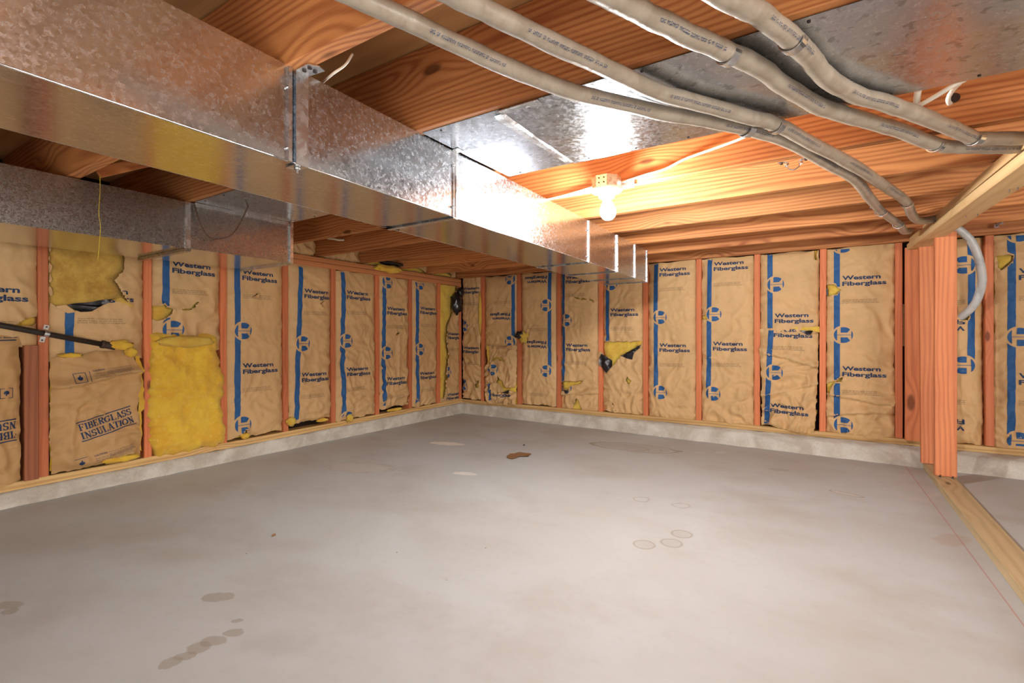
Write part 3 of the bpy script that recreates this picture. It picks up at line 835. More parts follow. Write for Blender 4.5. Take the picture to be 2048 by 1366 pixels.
    def flap(b, name, poly, m='asphalt', d0=.004, lift=.03, axis=(0, 1), th=.0012, seed=0):
        """a torn tongue of paper that stands off the sheet; lift grows along axis"""
        poly = rough_poly(poly, seed + b.seed, .003); V, Fc = poly_grid(poly, .014)
        t = V @ np.array(axis); t = (t - t.min()) / (t.max() - t.min() + 1e-9)
        D = b.depth(V[:, 0], V[:, 1]) + d0 + lift * t ** 1.6 + Perlin(seed)(V[:, 0] * 30, V[:, 1] * 30) * .004
        D = np.maximum(D, .004)
        Va = [wallP(b.wall, s, z, d) for (s, z), d in zip(V, D)]; Vb = [wallP(b.wall, s, z, d - th) for (s, z), d in zip(V, D)]
        n = len(Va); fs = list(Fc) + [tuple(i + n for i in f[::-1]) for f in Fc]
        return mesh_obj(name, Va + Vb, fs, m, b.root, True, origin=b.org)
def clump(name, c, r, m, seed, parent=None, label=None, cat=None, group=None, sub=3, amp=.35, fq=2.2):
    """torn lump of fibre"""
    bm = bmesh.new(); bmesh.ops.create_icosphere(bm, subdivisions=sub, radius=1)
    n = Perlin(seed); n2 = Perlin(seed + 7)
    for v in bm.verts:
        p = v.co; k = 1 + amp * (fbm(n, p.x * fq + p.z * 1.7, p.y * fq - p.z * 1.3, 4) + .6 * float(n2(p.z * fq * 2, p.x * fq * 2 + p.y * 3)))
        v.co = Vector((p.x * r[0] * k, p.y * r[1] * k, p.z * r[2] * k))
    V = [tuple(Vector(c) + v.co) for v in bm.verts]; Fc = [tuple(q.index for q in f.verts) for f in bm.faces]; bm.free()
    o = mesh_obj(name, V, Fc, m, parent, True, origin=tuple(worldloc(parent)) if parent else c)
    return tag(o, label, cat, group)
def PX(wall, pts, d=0.0, off=(0, 0), sc=1.0): return [sz(wall, off[0] + x / sc, off[1] + y / sc, d) for x, y in pts]
Z1 = dict(off=(0, 440), sc=2.3542); Z2 = dict(off=(440, 440), sc=2.969); Z3 = dict(off=(880, 500), sc=3.5955); Z4 = dict(off=(1280, 440), sc=2.846); Z8 = dict(off=(1880, 440), sc=2.845)
def one(wall, x, y, off=(0, 0), sc=1.0): return sz(wall, off[0] + x / sc, off[1] + y / sc, .008)
LT, BT = 1.300, 1.385
g = .021        # half a stud plus a hair

# ---- left wall ----
b = Batt('L', -3.62, -3.214 - g, .748, LT, 'pale kraft batt upper sheet beside the strapped stud, above the pipe', 11, cr=.006,
         tears=[PX('L', [(60, 500), (120, 465), (170, 455), (185, 470), (150, 500)], **Z1)])
s, z = one('L', 57, 575); b.pattern(s - .047 - .237, z - .397, ks=(-1, 0, 1))
b = Batt('L', -3.62, -3.300, .115, .79, 'brown kraft batt with upside-down insulation print below the pipe by the short block', 12, base=.028, cr=.010, m='kraft2', fiber=True)
s, z = one('L', 22, 1000, **Z1); b.put('lettering', FIBINS, s + .045, z + .01, 182, label='upside-down slab letters FIBERGLASS INSULATION')
s, z = one('L', 24, 815, **Z1); b.put('fire_icon', ICON, s, z, 180, m='ink', label='boxed flame symbol')
s, z = one('L', 20, 520, **Z1); b.put('lettering', FIBINS, s + .045, z + .005, 182)
tear = PX('L', [(243, 120), (580, 120), (578, 232), (530, 285), (562, 330), (600, 392), (560, 372), (518, 376), (470, 402), (425, 428), (372, 430), (300, 404), (262, 406), (243, 390)], **Z1)
b = Batt('L', -3.214 + g, -2.783 - g, .66, LT, 'kraft batt with a large torn-off corner and black flap above the pipe end', 13, tears=[tear], cr=.005, fm='fiber_old')
s, z = one('L', 130, 640); zl = one('L', 165, 716)[1]; b.pattern(s, zl - .035, ks=(-1, 0, 1))
b.flap('torn_flap', PX('L', [(262, 404), (518, 374), (500, 392), (455, 412), (425, 430), (370, 434), (350, 425), (310, 398)], **Z1), d0=.006, lift=.012, seed=3)
b.flap('torn_edge', PX('L', [(262, 406), (300, 400), (352, 434), (316, 440), (258, 410)], **Z1), m='kraft', d0=.006, lift=.02, axis=(0, 1), seed=5)
b.flap('fiber_tuft', PX('L', [(518, 376), (560, 368), (590, 388), (628, 412), (600, 408), (560, 390)], **Z1), m='fiber_old', d0=.01, lift=.012, seed=6)
b = Batt('L', -3.214 + g, -2.783 - g + .002, .125, .712, 'brown kraft batt printed FIBERGLASS INSULATION, slumped below the pipe end', 14, base=.030, cr=.013, m='kraft2',
         outline=PX('L', [(238, 652), (360, 640), (470, 612), (600, 596), (625, 640), (668, 735), (650, 860), (672, 1110), (610, 1100), (480, 1150), (252, 1206), (240, 1000), (240, 760)], .03, **Z1),
         folds=[(.565, .030, .022, .06)], fm='fiber_br', low=.4)
s, z = one('L', 368, 1000, **Z1); b.put('lettering', FIBINS, s, z + .004, 15, label='navy slab letters FIBERGLASS INSULATION between rules')
for (x, y, r_) in ((363, 742, 6), (376, 1140, 9)): s, z = one('L', x, y, **Z1); b.put('fire_icon', ICON, s, z, r_, m='ink', label='boxed flame symbol', scale=1.05)
for (x, y, r_) in ((422, 706, 7), (435, 1105, 12)): s, z = one('L', x, y, **Z1); b.put('caution_text', CAUTION, s, z, r_, m='ink', label='small CAUTION text block', scale=.95)
for i, pts in enumerate([[(640, 640), (662, 640), (678, 760), (690, 890), (668, 905), (672, 1090), (650, 1060), (655, 860)]]):
    b.flap('fiber_edge', PX('L', pts, .03, **Z1), m='fiber_br', d0=-.004, lift=.004, axis=(1, 0), seed=i)
clump('fiber_scrap', on(244, 917, 'x', .03), (.02, .085, .017), 'fiber_br', 31, label='bright yellow fibre scrap on the sill under the slumped brown batt', cat='fiber')
clump('fiber_scrap', on(243, 690, 'x', .035), (.022, .052, .026), 'fiber_br', 32, label='yellow fibre tuft at the rusty end of the pipe', cat='fiber')
clump('fiber_scrap', on(262, 705, 'x', .05), (.018, .028, .024), 'fiber_br', 33, label='small yellow fibre tuft hanging over the slumped batt corner', cat='fiber')
clump('fiber_scrap', on(142, 711, 'x', .03), (.015, .045, .012), 'fiber_br', 34, label='thin yellow fibre scrap along the top fold of the slumped batt', cat='fiber')
b = Batt('L', -2.783 + g, -2.375 - g, .70, LT, 'kraft batt with a curved tear hanging above the bare yellow fibre slab', 15, cr=.006,
         tears=[PX('L', [(718, 404), (770, 398), (806, 422), (790, 455), (745, 474), (718, 466)], **Z1), PX('L', [(806, 424), (890, 417), (935, 378), (930, 392), (895, 422), (850, 426)], **Z1)])
s, z = one('L', 325, 520); b.pattern(s, one('L', 349, 660)[1], ks=(0, 1))
# bare fibre slab
def fiber_slab(wall, outline, base, label, seed, m, c=.0055, amp=.016, rag=.010):
    ol = rough_poly(outline, seed, rag, .018); a = np.array(ol); lo, hi = a.min(0), a.max(0)
    root = thing('fiberglass_slab', label, 'insulation', wallP(wall, (lo[0] + hi[0]) / 2, lo[1], 0)); org = worldloc(root)
    ns, nz = int((hi[0] - lo[0]) / c), int((hi[1] - lo[1]) / c); S, Z = np.meshgrid(np.linspace(lo[0], hi[0], ns), np.linspace(lo[1], hi[1], nz))
    n = Perlin(seed); n2 = Perlin(seed + 1); dd, qs, qz = dist_poly(S, Z, ol); ins = inside(S, Z, ol)
    D = base + fbm(n, S * 7, Z * 7, 3) * amp * 1.1 + fbm(n2, S * 40, Z * 40, 3) * amp * .10 - .035 * np.exp(-dd / .018)
    sc = (S[:-1, :-1] + S[1:, 1:]) / 2; zc = (Z[:-1, :-1] + Z[1:, 1:]) / 2; keep = inside(sc, zc, ol)
    sn = dd < c * .7; S = np.where(sn, qs, S); Z = np.where(sn, qz, Z)
    idx = np.arange(ns * nz).reshape(nz, ns); q = np.stack([idx[:-1, :-1], idx[:-1, 1:], idx[1:, 1:], idx[1:, :-1]], -1)[keep]
    V = [wallP(wall, s, z, d) for s, z, d in zip(S.ravel(), Z.ravel(), D.ravel())]
    # skirt from the open border back to the sheathing
    from collections import Counter
    E = Counter()
    for f in q.tolist():
        for i in range(4): E[(f[i], f[(i + 1) % 4])] += 1
    fs = q.tolist(); bk = {}
    for (i, j) in list(E):
        if (j, i) not in E:
            for t in (i, j):
                if t not in bk: bk[t] = len(V); V.append(wallP(wall, S.ravel()[t], Z.ravel()[t], -.08))
            fs.append((j, i, bk[i], bk[j]))
    used = sorted({i for f in fs for i in f}); mp = {k: i for i, k in enumerate(used)}
    mesh_obj('fiber_core', [V[i] for i in used], [tuple(mp[i] for i in f) for f in fs], m, root, True, origin=org)
    return root
rt_ = fiber_slab('L', PX('L', [(722, 535), (860, 530), (1035, 540), (1040, 640), (1058, 700), (1070, 800), (1055, 880), (1075, 1040), (1030, 1075), (960, 1070), (905, 1100), (830, 1112), (755, 1122), (722, 1050), (716, 900), (722, 700)], .04, **Z1), .035,
           'thick bare yellow fibre slab with no paper between two studs', 51, 'fiber_br')
clump('folded_edge', on(372, 683, 'x', .065), (.030, .150, .032), 'fiber', 52, parent=rt_, amp=.18)

b = Batt('L', -2.375 + g, -1.957 - g, .135, LT, 'kraft batt with a scuffed fine print line, right beside the bare fibre slab', 16, cr=.0045,
         tears=[PX('L', [(180, 460), (212, 440), (212, 466)], **Z2), PX('L', [(95, 1292), (160, 1240), (150, 1300)], **Z2)])
s, z = one('L', 470, 660); b.pattern(s, one('L', 488, 662)[1], ks=(-1, 0, 1))
b.flap('torn_tongue', PX('L', [(178, 462), (214, 438), (214, 470)], **Z2), m='kraft2', d0=.004, lift=.016, axis=(1, 0), seed=4)
b = Batt('L', -1.957 + g, -1.567 - g, .175, LT, 'kraft batt whose blue stripe leans, with a small triangular rip', 17, cr=.006,
         tears=[PX('L', [(585, 500), (608, 482), (606, 520)], **Z2)], outline=None)
s, z = one('L', 593, 690); b.pattern(s, one('L', 604, 687.5)[1], lean=.035, ks=(-1, 0, 1))
b.flap('torn_tongue', PX('L', [(588, 498), (612, 480), (608, 524)], **Z2), m='kraft2', d0=.003, lift=.014, axis=(1, 0), seed=4)
b = Batt('L', -1.567 + g, -1.131 - g, .140, LT, 'crumpled kraft batt with a half roundel cut off at its foot', 18, cr=.008)
s, z = one('L', 683, 690); b.pattern(s, one('L', 696, 682)[1], ks=(-1, 0, 1))
b = Batt('L', -1.131 + g, -.744 - g, .175, LT, 'kraft batt with ragged top corner and a split below the upper lettering', 19, cr=.008,
         tears=[PX('L', [(1030, 690), (1045, 668), (1062, 672), (1045, 682)], **Z2), PX('L', [(1085, 345), (1092, 365), (1098, 345)], **Z2), PX('L', [(1110, 1040), (1122, 1030), (1122, 1085), (1106, 1085)], **Z2)])
s, z = one('L', 766, 690); b.pattern(s, one('L', 776, 706)[1], ks=(-1, 0, 1))
b = Batt('L', -.744 + g, -.357 - g, .150, LT, 'kraft batt one bay from the room corner beside the bare yellow strip', 20, cr=.006)
s, z = one('L', 832.4, 690); b.pattern(s, one('L', 841, 699)[1], ks=(-1, 0, 1))
tl = [(1300, 360), (1408, 365), (1400, 420), (1375, 530), (1365, 580), (1345, 620), (1340, 700), (1350, 820), (1340, 900), (1328, 1060), (1300, 1060)]
b = Batt('L', -.357 + g, -.036, .14, LT, 'corner kraft batt peeled away from a tall yellow fibre strip', 21, cr=.009, cell=.007, tears=[PX('L', tl, **Z2)], low=.2)
s, z = one('L', 1330, 905, **Z2); b.pattern(s, one('L', 893, 745)[1], ks=(-1, 0, 1), stripe=False)
clump('fiber_scrap', on(700, 836, 'x', .02), (.012, .03, .03), 'fiber', 35, label='pale fibre tuft at the foot of the leaning stripe batt', cat='fiber')
for (px, py, ry, rz, lab, sd) in ((583, 843, .035, .030, 'pale fibre tuft beside the stud at the foot of the leaning stripe batt', 36), (645, 840, .050, .013, 'yellow fibre scrap on the sill under the leaning stripe batt', 37),
                                  (790, 819, .085, .013, 'long yellow fibre strip on the sill under the batt with the ragged top', 38), (490, 872, .030, .018, 'greenish yellow fibre scrap under the scuffed batt', 39)):
    clump('fiber_scrap', on(px, py, 'x', .012), (.016, ry, rz), 'fiber_br' if sd != 36 else 'fiber', sd, label=lab, cat='fiber')
# batts stuffed between the joist ends above the plate
ys = sorted([y for y in JY if y > -2.6]) + [-.03]
labs = ['kraft paper piece with fine print stuffed between joist ends beside the short duct end', 'kraft paper piece with a blue corner stuffed between joist ends', 'kraft paper piece behind the hanging yellow clump above the plate',
        'torn kraft paper piece above the plate, two bays from the corner', 'torn kraft paper piece above the plate, next to the corner']
for i in range(len(ys) - 1):
    a, c_ = ys[i] + .021, ys[i + 1] - .021
    b = Batt('L', a, c_, 1.386, 1.60, 'kraft paper piece stuffed above the plate between joist ends, %s bay from the corner' % ORD[len(ys) - 2 - i], 60 + i, cr=.010, base=-.03, bul=.012,
             group='batt ends between the joists', tears=[] if i < 3 else [[(a + .02, 1.386), (c_ - .08, 1.386), (c_ - .12, 1.42), (a + .08, 1.43)]])
    if i == 0: b.put('fine_print', FINE, a + .10, 1.46, 0, 'fine', scale=1.3); b.put('fine_print', FINE, a + .10, 1.42, 0, 'fine', scale=1.3)
    if i == 1: b.put('stripe', poly_grid([(0, 0), (.05, 0), (.05, .06), (0, .06)]), a + .10, 1.39, 0, 'blue')
cl = thing('fiber_clump', 'yellow fibre clump hanging over the top plate from between joists', 'fiber', tuple(on(779, 540, 'x', .04)))
clump('fiber_core', on(779, 538, 'x', .03), (.045, .150, .030), 'fiber_br', 70, parent=cl, amp=.28)
clump('paper_backing', on(785, 528, 'x', .0), (.06, .130, .018), 'asphalt', 71, parent=cl, amp=.2)

# ---- back wall ----
b = Batt('B', .002, .255 - g, .150, BT, 'narrow kraft batt in the room corner of the end wall', 22, cr=.009, cell=.007, tuck=.004,
         tears=[PX('B', [(255, 965), (285, 935), (285, 985), (262, 988)], **Z3)])
s, z = one('B', 919, 650); b.pattern(s, one('B', 929, 652)[1], ks=(-2, -1, 0, 1), stripe=True)
clump('fiber_scrap', on(960, 625, 'y', -.012), (.016, .014, .19), 'fiber', 40, label='long yellow fibre edge showing beside the first end wall stud', cat='fiber')
b = Batt('B', .255 + g, .687 - g, .66, BT, 'upside-down kraft batt above a torn lower sheet, second bay of the end wall', 23, cr=.005)
s, z = one('B', 1029, 558); b.pattern(s, one('B', 1019, 558)[1], rot=180, ks=(-1, 0, 1))
tz = [PX('B', [(330, 690), (345, 690), (360, 730), (362, 800), (335, 830), (330, 780)], .02, **Z3), PX('B', [(370, 800), (395, 775), (420, 770), (450, 780), (475, 800), (440, 798), (420, 780), (395, 795)], .02, **Z3),
      PX('B', [(412, 950), (425, 910), (450, 940), (490, 990), (550, 985), (545, 1020), (500, 1010), (450, 1025), (380, 1020), (375, 985)], .02, **Z3)]
b = Batt('B', .255 + g + .002, .687 - g - .004, .135, .70, 'badly torn crumpled lower kraft sheet with scattered rips near the corner', 24, base=.022, cr=.017, cell=.007, tears=tz,
         outline=PX('B', [(312, 660), (400, 652), (470, 648), (540, 640), (548, 700), (556, 1000), (550, 1112), (510, 1108), (495, 1100), (480, 1115), (330, 1104), (320, 1000), (290, 890), (335, 830), (340, 760)], .022, **Z3), fm='fiber')
s, z = one('B', 362, 862, **Z3); b.pattern(s - .012, one('B', 385, 862, **Z3)[1], ks=(0, 1), lean=-.05, stripe=False)
b.put('stripe', poly_grid([(0, 0), (.034, 0), (.044, .09), (.018, .19), (-.016, .18), (.008, .09)], .02), *one('B', 358, 1095, **Z3), 0, 'blue')
s, z = one('B', 385, 1015, **Z3); b.put('lettering', WF, s - .02, z + .02, 2, label='half hidden word Fiberglass')
b.flap('torn_flap', PX('B', [(380, 1020), (375, 985), (395, 950), (440, 955), (470, 1000), (460, 1022)], .02, **Z3), m='kraft', d0=.012, lift=.022, axis=(0, 1), seed=2)
b.flap('dark_flap', PX('B', [(450, 1028), (505, 1005), (490, 1035)], .02, **Z3), d0=.012, lift=.012, seed=2)
cl = thing('fiber_clump', 'black and yellow tuft on the second end wall stud', 'fiber', tuple(on(1040, 672, 'y', -.02)))
clump('fiber_core', on(1047, 674, 'y', -.03), (.045, .022, .050), 'fiber', 72, parent=cl, amp=.4); clump('paper_backing', on(1038, 670, 'y', -.045), (.035, .014, .035), 'asphalt', 73, parent=cl, amp=.4)
b = Batt('B', .687 + g, 1.111 - g, .145, BT, 'full length upside-down kraft batt with two whole roundels on the end wall', 25, cr=.005)
s, z = one('B', 1102.5, 650); b.pattern(s, one('B', 1091, 611)[1], rot=180, ks=(-1, 0, 1))
b = Batt('B', 1.111 + g, 1.518 - g, .135, BT, 'kraft batt with a long crack near its top and an open torn foot', 26, cr=.007,
         tears=[PX('B', [(878, 955), (900, 940), (960, 945), (1040, 938), (1000, 965), (940, 980), (930, 1010), (890, 1000)], **Z3), PX('B', [(980, 1062), (995, 1075), (1025, 1150), (945, 1150)], **Z3),
                PX('B', [(940, 312), (985, 340), (1050, 350), (1110, 362), (1114, 385), (1100, 368), (1040, 358), (980, 348)], **Z3)], folds=[(.27, .02, .03, .02)])
s, z = one('B', 1122.5, 650); b.pattern(s, one('B', 1131.7, 640.5)[1], ks=(-1, 0, 1))
b.flap('dark_flap', PX('B', [(890, 1000), (935, 1008), (925, 1032), (905, 1025)], **Z3), d0=.004, lift=.012, seed=2)
tr = PX('B', [(1160, 662), (1300, 658), (1452, 657), (1448, 690), (1400, 715), (1310, 755), (1280, 790), (1230, 850), (1190, 790), (1170, 730)], **Z3)
b = Batt('B', 1.518 + g, 1.912 - g, .140, BT, 'kraft batt ripped open across the middle with two black flaps', 27, cr=.008,
         tears=[tr, PX('B', [(1340, 935), (1352, 908), (1362, 925), (1378, 940), (1365, 965), (1350, 960)], **Z3), PX('B', [(1215, 1070), (1250, 1110), (1265, 1170), (1255, 1130)], **Z3)])
s, z = one('B', 1211, 650); b.pattern(s, one('B', 1222.7, 568)[1], ks=(-1, 0, 1))
b.flap('dark_flap', PX('B', [(1308, 760), (1450, 682), (1440, 705), (1400, 745), (1385, 788), (1340, 775)], **Z3), d0=.010, lift=.012, seed=1)
b.flap('dark_flap', PX('B', [(1150, 778), (1170, 745), (1245, 795), (1250, 830), (1210, 882), (1150, 822)], **Z3), d0=.020, lift=.030, axis=(-1, 0), seed=6)
b.flap('paper_tip', PX('B', [(1140, 765), (1160, 728), (1188, 738), (1185, 755), (1150, 780)], **Z3), m='kraft', d0=.03, lift=.02, seed=7)
b = Batt('B', 1.912 + g, 2.328 - g, .135, BT, 'whole kraft batt with fine ripples, just right of the duct end', 28, cr=.007)
s, z = one('B', 1307.4, 650); b.pattern(s, one('B', 1319.4, 635)[1], ks=(-1, 0, 1))
b = Batt('B', 2.328 + g, 2.736 - g, .115, BT, 'whole kraft batt with a tiny yellow nick beside its upper roundel', 29, cr=.008, tears=[PX('B', [(350, 545), (375, 540), (388, 566), (350, 566)], **Z4)])
s, z = one('B', 1413.5, 650); b.pattern(s, one('B', 1427, 628.7)[1], ks=(-1, 0, 1), lean=.01)
b = Batt('B', 2.736 + g, 3.14 - g, .74, BT, 'upper kraft sheet lapped over a crumpled lower one on the end wall', 30, cr=.006, tears=[PX('B', [(985, 165), (1010, 160), (1010, 230), (996, 225)], **Z4)])
s, z = one('B', 1534.7, 569); b.pattern(s, one('B', 1550.6, 569)[1], ks=(-1, 0, 1))
b = Batt('B', 2.736 + g - .002, 3.14 - g - .006, .118, .845, 'crumpled lower kraft sheet torn open along its top, end wall', 31, base=.014, cr=.015, fm='fiber', folds=[(.62, .022, .03, -.08), (.40, .014, .03, .1)],
         outline=PX('B', [(677, 622), (770, 612), (862, 610), (905, 634), (960, 660), (1020, 640), (1028, 660), (1022, 790), (1016, 830), (1000, 1120), (990, 1216), (900, 1205), (810, 1190), (740, 1165), (690, 1170), (692, 900), (676, 740)], .015, **Z4))
s, z = one('B', 1534, 745); b.pattern(s - .004, one('B', 1548, 745)[1], ks=(-1, 0, 1), lean=.045, wf=False)
for (x, y) in ((763, 612), (742, 1040)): s, z = one('B', x, y, **Z4); b.put('lettering', WF, s, z, -1.5, label='navy words Western Fiberglass')
s, z = one('B', 755, 716, **Z4); b.put('fine_print', FINE, s, z, -2, 'fine')
b.flap('dark_flap', PX('B', [(905, 630), (985, 630), (960, 660)], .02, **Z4), d0=.006, lift=.004, seed=2)
b.flap('fiber_tuft', PX('B', [(862, 612), (1020, 606), (1022, 640), (985, 632), (905, 628)], .02, **Z4), m='fiber', d0=.006, lift=.006, seed=3)
b = Batt('B', 3.14 + g, 3.553 - g, .125, BT, 'kraft batt with a yellow hole on its blue stripe beside the posts', 32, cr=.009,
         tears=[PX('B', [(1060, 372), (1072, 366), (1110, 368), (1148, 398), (1120, 425), (1070, 434), (1058, 430)], **Z4), PX('B', [(1062, 935), (1100, 918), (1155, 893), (1150, 912), (1110, 922), (1085, 955), (1080, 985), (1062, 985)], **Z4)],
         folds=[(.36, .022, .035, -.05), (.27, .02, .03, .05)])
s, z = one('B', 1667.7, 650); b.pattern(s, one('B', 1687, 670)[1], ks=(-1, 0, 1))
b.flap('dark_flap', PX('B', [(1058, 400), (1066, 385), (1072, 425), (1062, 432)], **Z4), d0=.004, lift=.004, seed=3)
b = Batt('B', 3.553 + g + .10, 3.978 - g, .135, BT, 'upside-down kraft batt behind the posts, pierced by the pale cable', 33, cr=.008, tuck=.05,
         tears=[PX('B', [(112, 540), (150, 535), (165, 552), (150, 570), (112, 572)], **Z8)])
s, z = one('B', 1950.5, 650); b.pattern(s, one('B', 1933, 530)[1], rot=180, ks=(-1, 0, 1))
b = Batt('B', 3.978 + g, 4.39 - g, .130, BT, 'kraft batt beyond the posts with a yellow patch near the top', 34, cr=.008,
         tears=[PX('B', [(322, 203), (415, 203), (408, 235), (380, 262), (345, 290), (330, 270)], **Z8)])
s, z = one('B', 2015, 650); b.pattern(s, one('B', 2031, 674)[1], ks=(-1, 0, 1))
b = Batt('B', 4.39 + g, 4.80 - g, .130, BT, 'kraft batt in the last bay beyond the posts', 35, cr=.008); b.pattern(4.45, .8, ks=(-1, 0, 1))
board('blocking', (3.574, .06, .86), (3.668, .06, .86), .05, .27, 'pale', 'pale wooden block between studs behind the posts', 'block', up=(0, 0, 1))
# black bundle in the corner
bl = thing('plastic_bundle', 'crumpled black plastic bundle stuffed in the room corner', 'plastic', tuple(on(914, 605, 'x', .05)))
clump('film', on(913, 606, 'x', .055), (.045, .055, .105), 'plastic_black', 80, parent=bl, amp=.3, fq=3)
clump('film_tail', on(920, 585, 'x', .04), (.03, .03, .05), 'plastic_black', 81, parent=bl, amp=.3, fq=3)

# ================================================================== DUCTS
def duct_z(y): return 1.384 + (y + 2.9) * -.0130, 1.176 + (y + 3.4) * -.0105
XL, XD = 1.862, 2.162
root = thing('supply_duct', 'large rectangular galvanized duct running under the joists to the end wall', 'duct', (2.0, -3.0, 1.17))
YS = [-6.0, -3.318, -2.752, -1.70, -1.315, -1.0, -.765]
for i in range(len(YS) - 1):
    ya, yb = YS[i], YS[i + 1]; (ta, ba), (tb, bb) = duct_z(ya), duct_z(yb); dx = .0015 * (i % 2)
    r0, r1 = XD + dx, XD + dx
    MB().add([(r0, ya, ba), (r1, yb, bb), (r1, yb, tb), (r0, ya, ta)], [(0, 1, 2, 3)]).build('side_panel', 'galv', root)
    MB().add([(XL - dx, ya, ba), (XL - dx, yb, bb), (XL - dx, yb, tb), (XL - dx, ya, ta)], [(3, 2, 1, 0)]).build('side_panel', 'galv', root)
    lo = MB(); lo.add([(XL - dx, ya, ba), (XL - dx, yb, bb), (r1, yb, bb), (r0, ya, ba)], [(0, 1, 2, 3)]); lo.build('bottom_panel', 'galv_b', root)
    to = MB(); to.add([(XL - dx, ya, ta - .004), (XL - dx, yb, tb - .004), (r1, yb, tb - .004), (r0, ya, ta - .004)], [(3, 2, 1, 0)]); to.build('top_panel', 'galv', root)
    # rolled longitudinal seam along the lower edge
    MB().tube([(XD + dx, ya, ba + .002), (XD + dx, yb, bb + .002)], .0016, 6).build('edge_seam', 'cleat', root, True)
    MB().tube([(XL - dx, ya, ba + .002), (XL - dx, yb, bb + .002)], .0025, 6).build('edge_seam', 'cleat', root, True)
for i, y in enumerate(YS[1:]):
    t, bz = duct_z(y); w = .012 if i in (1, 3) else .007
    last = y == YS[-1]
    if i > 0:
        c_ = MB().box((XD, y - w, bz - .003), (XD + .0055, y + w, t)); c_.box((XD + .0055, y - w * .2, bz), (XD + .009, y + w * .2, t)) if i in (1, 3) else None
        c_.build('drive_cleat', 'cleat', root)
        MB().box((XL - .002, y - .011 if i in (1, 3) else y - .004, bz - .0045), (XD + .003, y + .011 if i in (1, 3) else y + .004, bz - .0005)).build('slip_cleat', 'cleat', root)
    for zz in (bz + .03, t - .05): MB().lathe([(.0045, 0), (.0045, .003), (.002, .006)], (XD + (.005 if i else .001), y - .014, zz), (1, 0, 0), 8).build('screw', 'screw', root, True)
ty, by = duct_z(YS[-1])
MB().box((XL, YS[-1] - .001, by), (XD, YS[-1] + .002, ty)).build('end_cap', 'galv', root)
# raised joint with shadow gap next to the hanger
t, bz = duct_z(-3.318); MB().box((XD, -3.334, bz), (XD + .009, -3.326, t)).build('joint_flange', 'cleat', root)
h = thing('duct_hanger', 'flat metal hanger strap holding the big duct to a joist', 'strap', (XD + .012, -3.305, 1.17))
st = MB(); st.box((XD + .010, -3.318, bz - .002), (XD + .0118, -3.288, 1.3835)); st.build('strap', 'cleat', h)
MB().add([(XD + .010, -3.318, 1.3835), (XD + .010, -3.286, 1.3835), (XD + .060, -3.280, 1.3835), (XD + .066, -3.298, 1.3835), (XD + .052, -3.318, 1.3835),
          (XD + .010, -3.318, 1.3815), (XD + .010, -3.286, 1.3815), (XD + .060, -3.280, 1.3815), (XD + .066, -3.298, 1.3815), (XD + .052, -3.318, 1.3815)],
         [(0, 1, 2, 3, 4), (9, 8, 7, 6, 5), (0, 5, 6, 1), (1, 6, 7, 2), (2, 7, 8, 3), (3, 8, 9, 4), (4, 9, 5, 0)]).build('nailing_tab', 'cleat', h)
for dx_, dy_ in ((.026, -3.308), (.042, -3.292), (.046, -3.308)): MB().lathe([(.005, 0), (.005, .003)], (XD + dx_, dy_, 1.3785), (0, 0, 1), 8).build('nail_head', 'nail', h)
MB().box((XD - .03, -3.318, bz - .0035), (XD + .0118, -3.288, bz - .0015)).build('strap_foot', 'cleat', h)
MB().lathe([(.007, 0), (.007, .006), (.003, .007), (.003, .014)], (XD - .005, -3.305, bz - .0035), (0, 0, -1), 8).build('bolt', 'screw', h, True)

# panned joist bay: flat sheets nailed under two joists
pz = 1.3835; y0p, y1p = -2.912, -2.446
def sheet(name, x0, x1, z, lab, seed):
    n = Perlin(seed); nx, ny = int((x1 - x0) / .03) + 1, 14; V = []; Fc = []
    for i in range(nx + 1):
        for j in range(ny + 1):
            x = x0 + (x1 - x0) * i / nx; y = y0p + (y1p - y0p) * j / ny; e = min(j, ny - j) / ny * 2
            V.append((x, y, z - abs(float(n(x * 4, y * 5))) * .004 * e))
    for i in range(nx):
        for j in range(ny): q = i * (ny + 1) + j; Fc.append((q, q + 1, q + ny + 2, q + ny + 1))
    k = len(V); V2 = [(x, y, z_ + .0009) for x, y, z_ in V]; Fc += [tuple(i + k for i in f[::-1]) for f in Fc]
    o = thing(name, lab, 'sheet metal', ((x0 + x1) / 2, (y0p + y1p) / 2, z)); MB().add(V + V2, Fc).build('sheet', 'galv_p', o, True)
    for i in range(int((x1 - x0) / .16)):
        for yy in (y0p + .016, y1p - .016): MB().lathe([(.0035, 0), (.0035, .0015)], (x0 + .06 + i * .16, yy, z - .0018), (0, 0, 1), 7).build('nail_head', 'nail', o)
    return o
sheet('panning_sheet', .808, 1.855, pz, 'flat galvanized sheet under the joists between the two ducts', 1)
p2_ = sheet('panning_sheet', 2.170, 2.452, pz, 'short galvanized sheet under the joists touching the big duct', 2)
p3_ = sheet('panning_sheet', 2.440, 6.2, pz - .0022, 'long galvanized sheet under the joists crossed by the grey cables', 3)
MB().hexa([(2.418, -2.885, pz - .012), (2.436, -2.885, pz - .012), (2.436, -2.468, pz - .004), (2.418, -2.468, pz - .004), (2.412, -2.890, pz - .0018), (2.446, -2.890, pz - .0018), (2.442, -2.462, pz - .0018), (2.414, -2.462, pz - .0018)]).build('standing_seam', 'cleat', p2_)
MB().box((2.44, y0p - .003, pz - .006), (2.56, y0p + .02, pz - .0035)).build('bent_lip', 'cleat', p3_)
MB().box((2.165, -2.77, pz - .004), (2.19, -2.74, pz - .0015)).build('corner_tab', 'cleat', p2_)

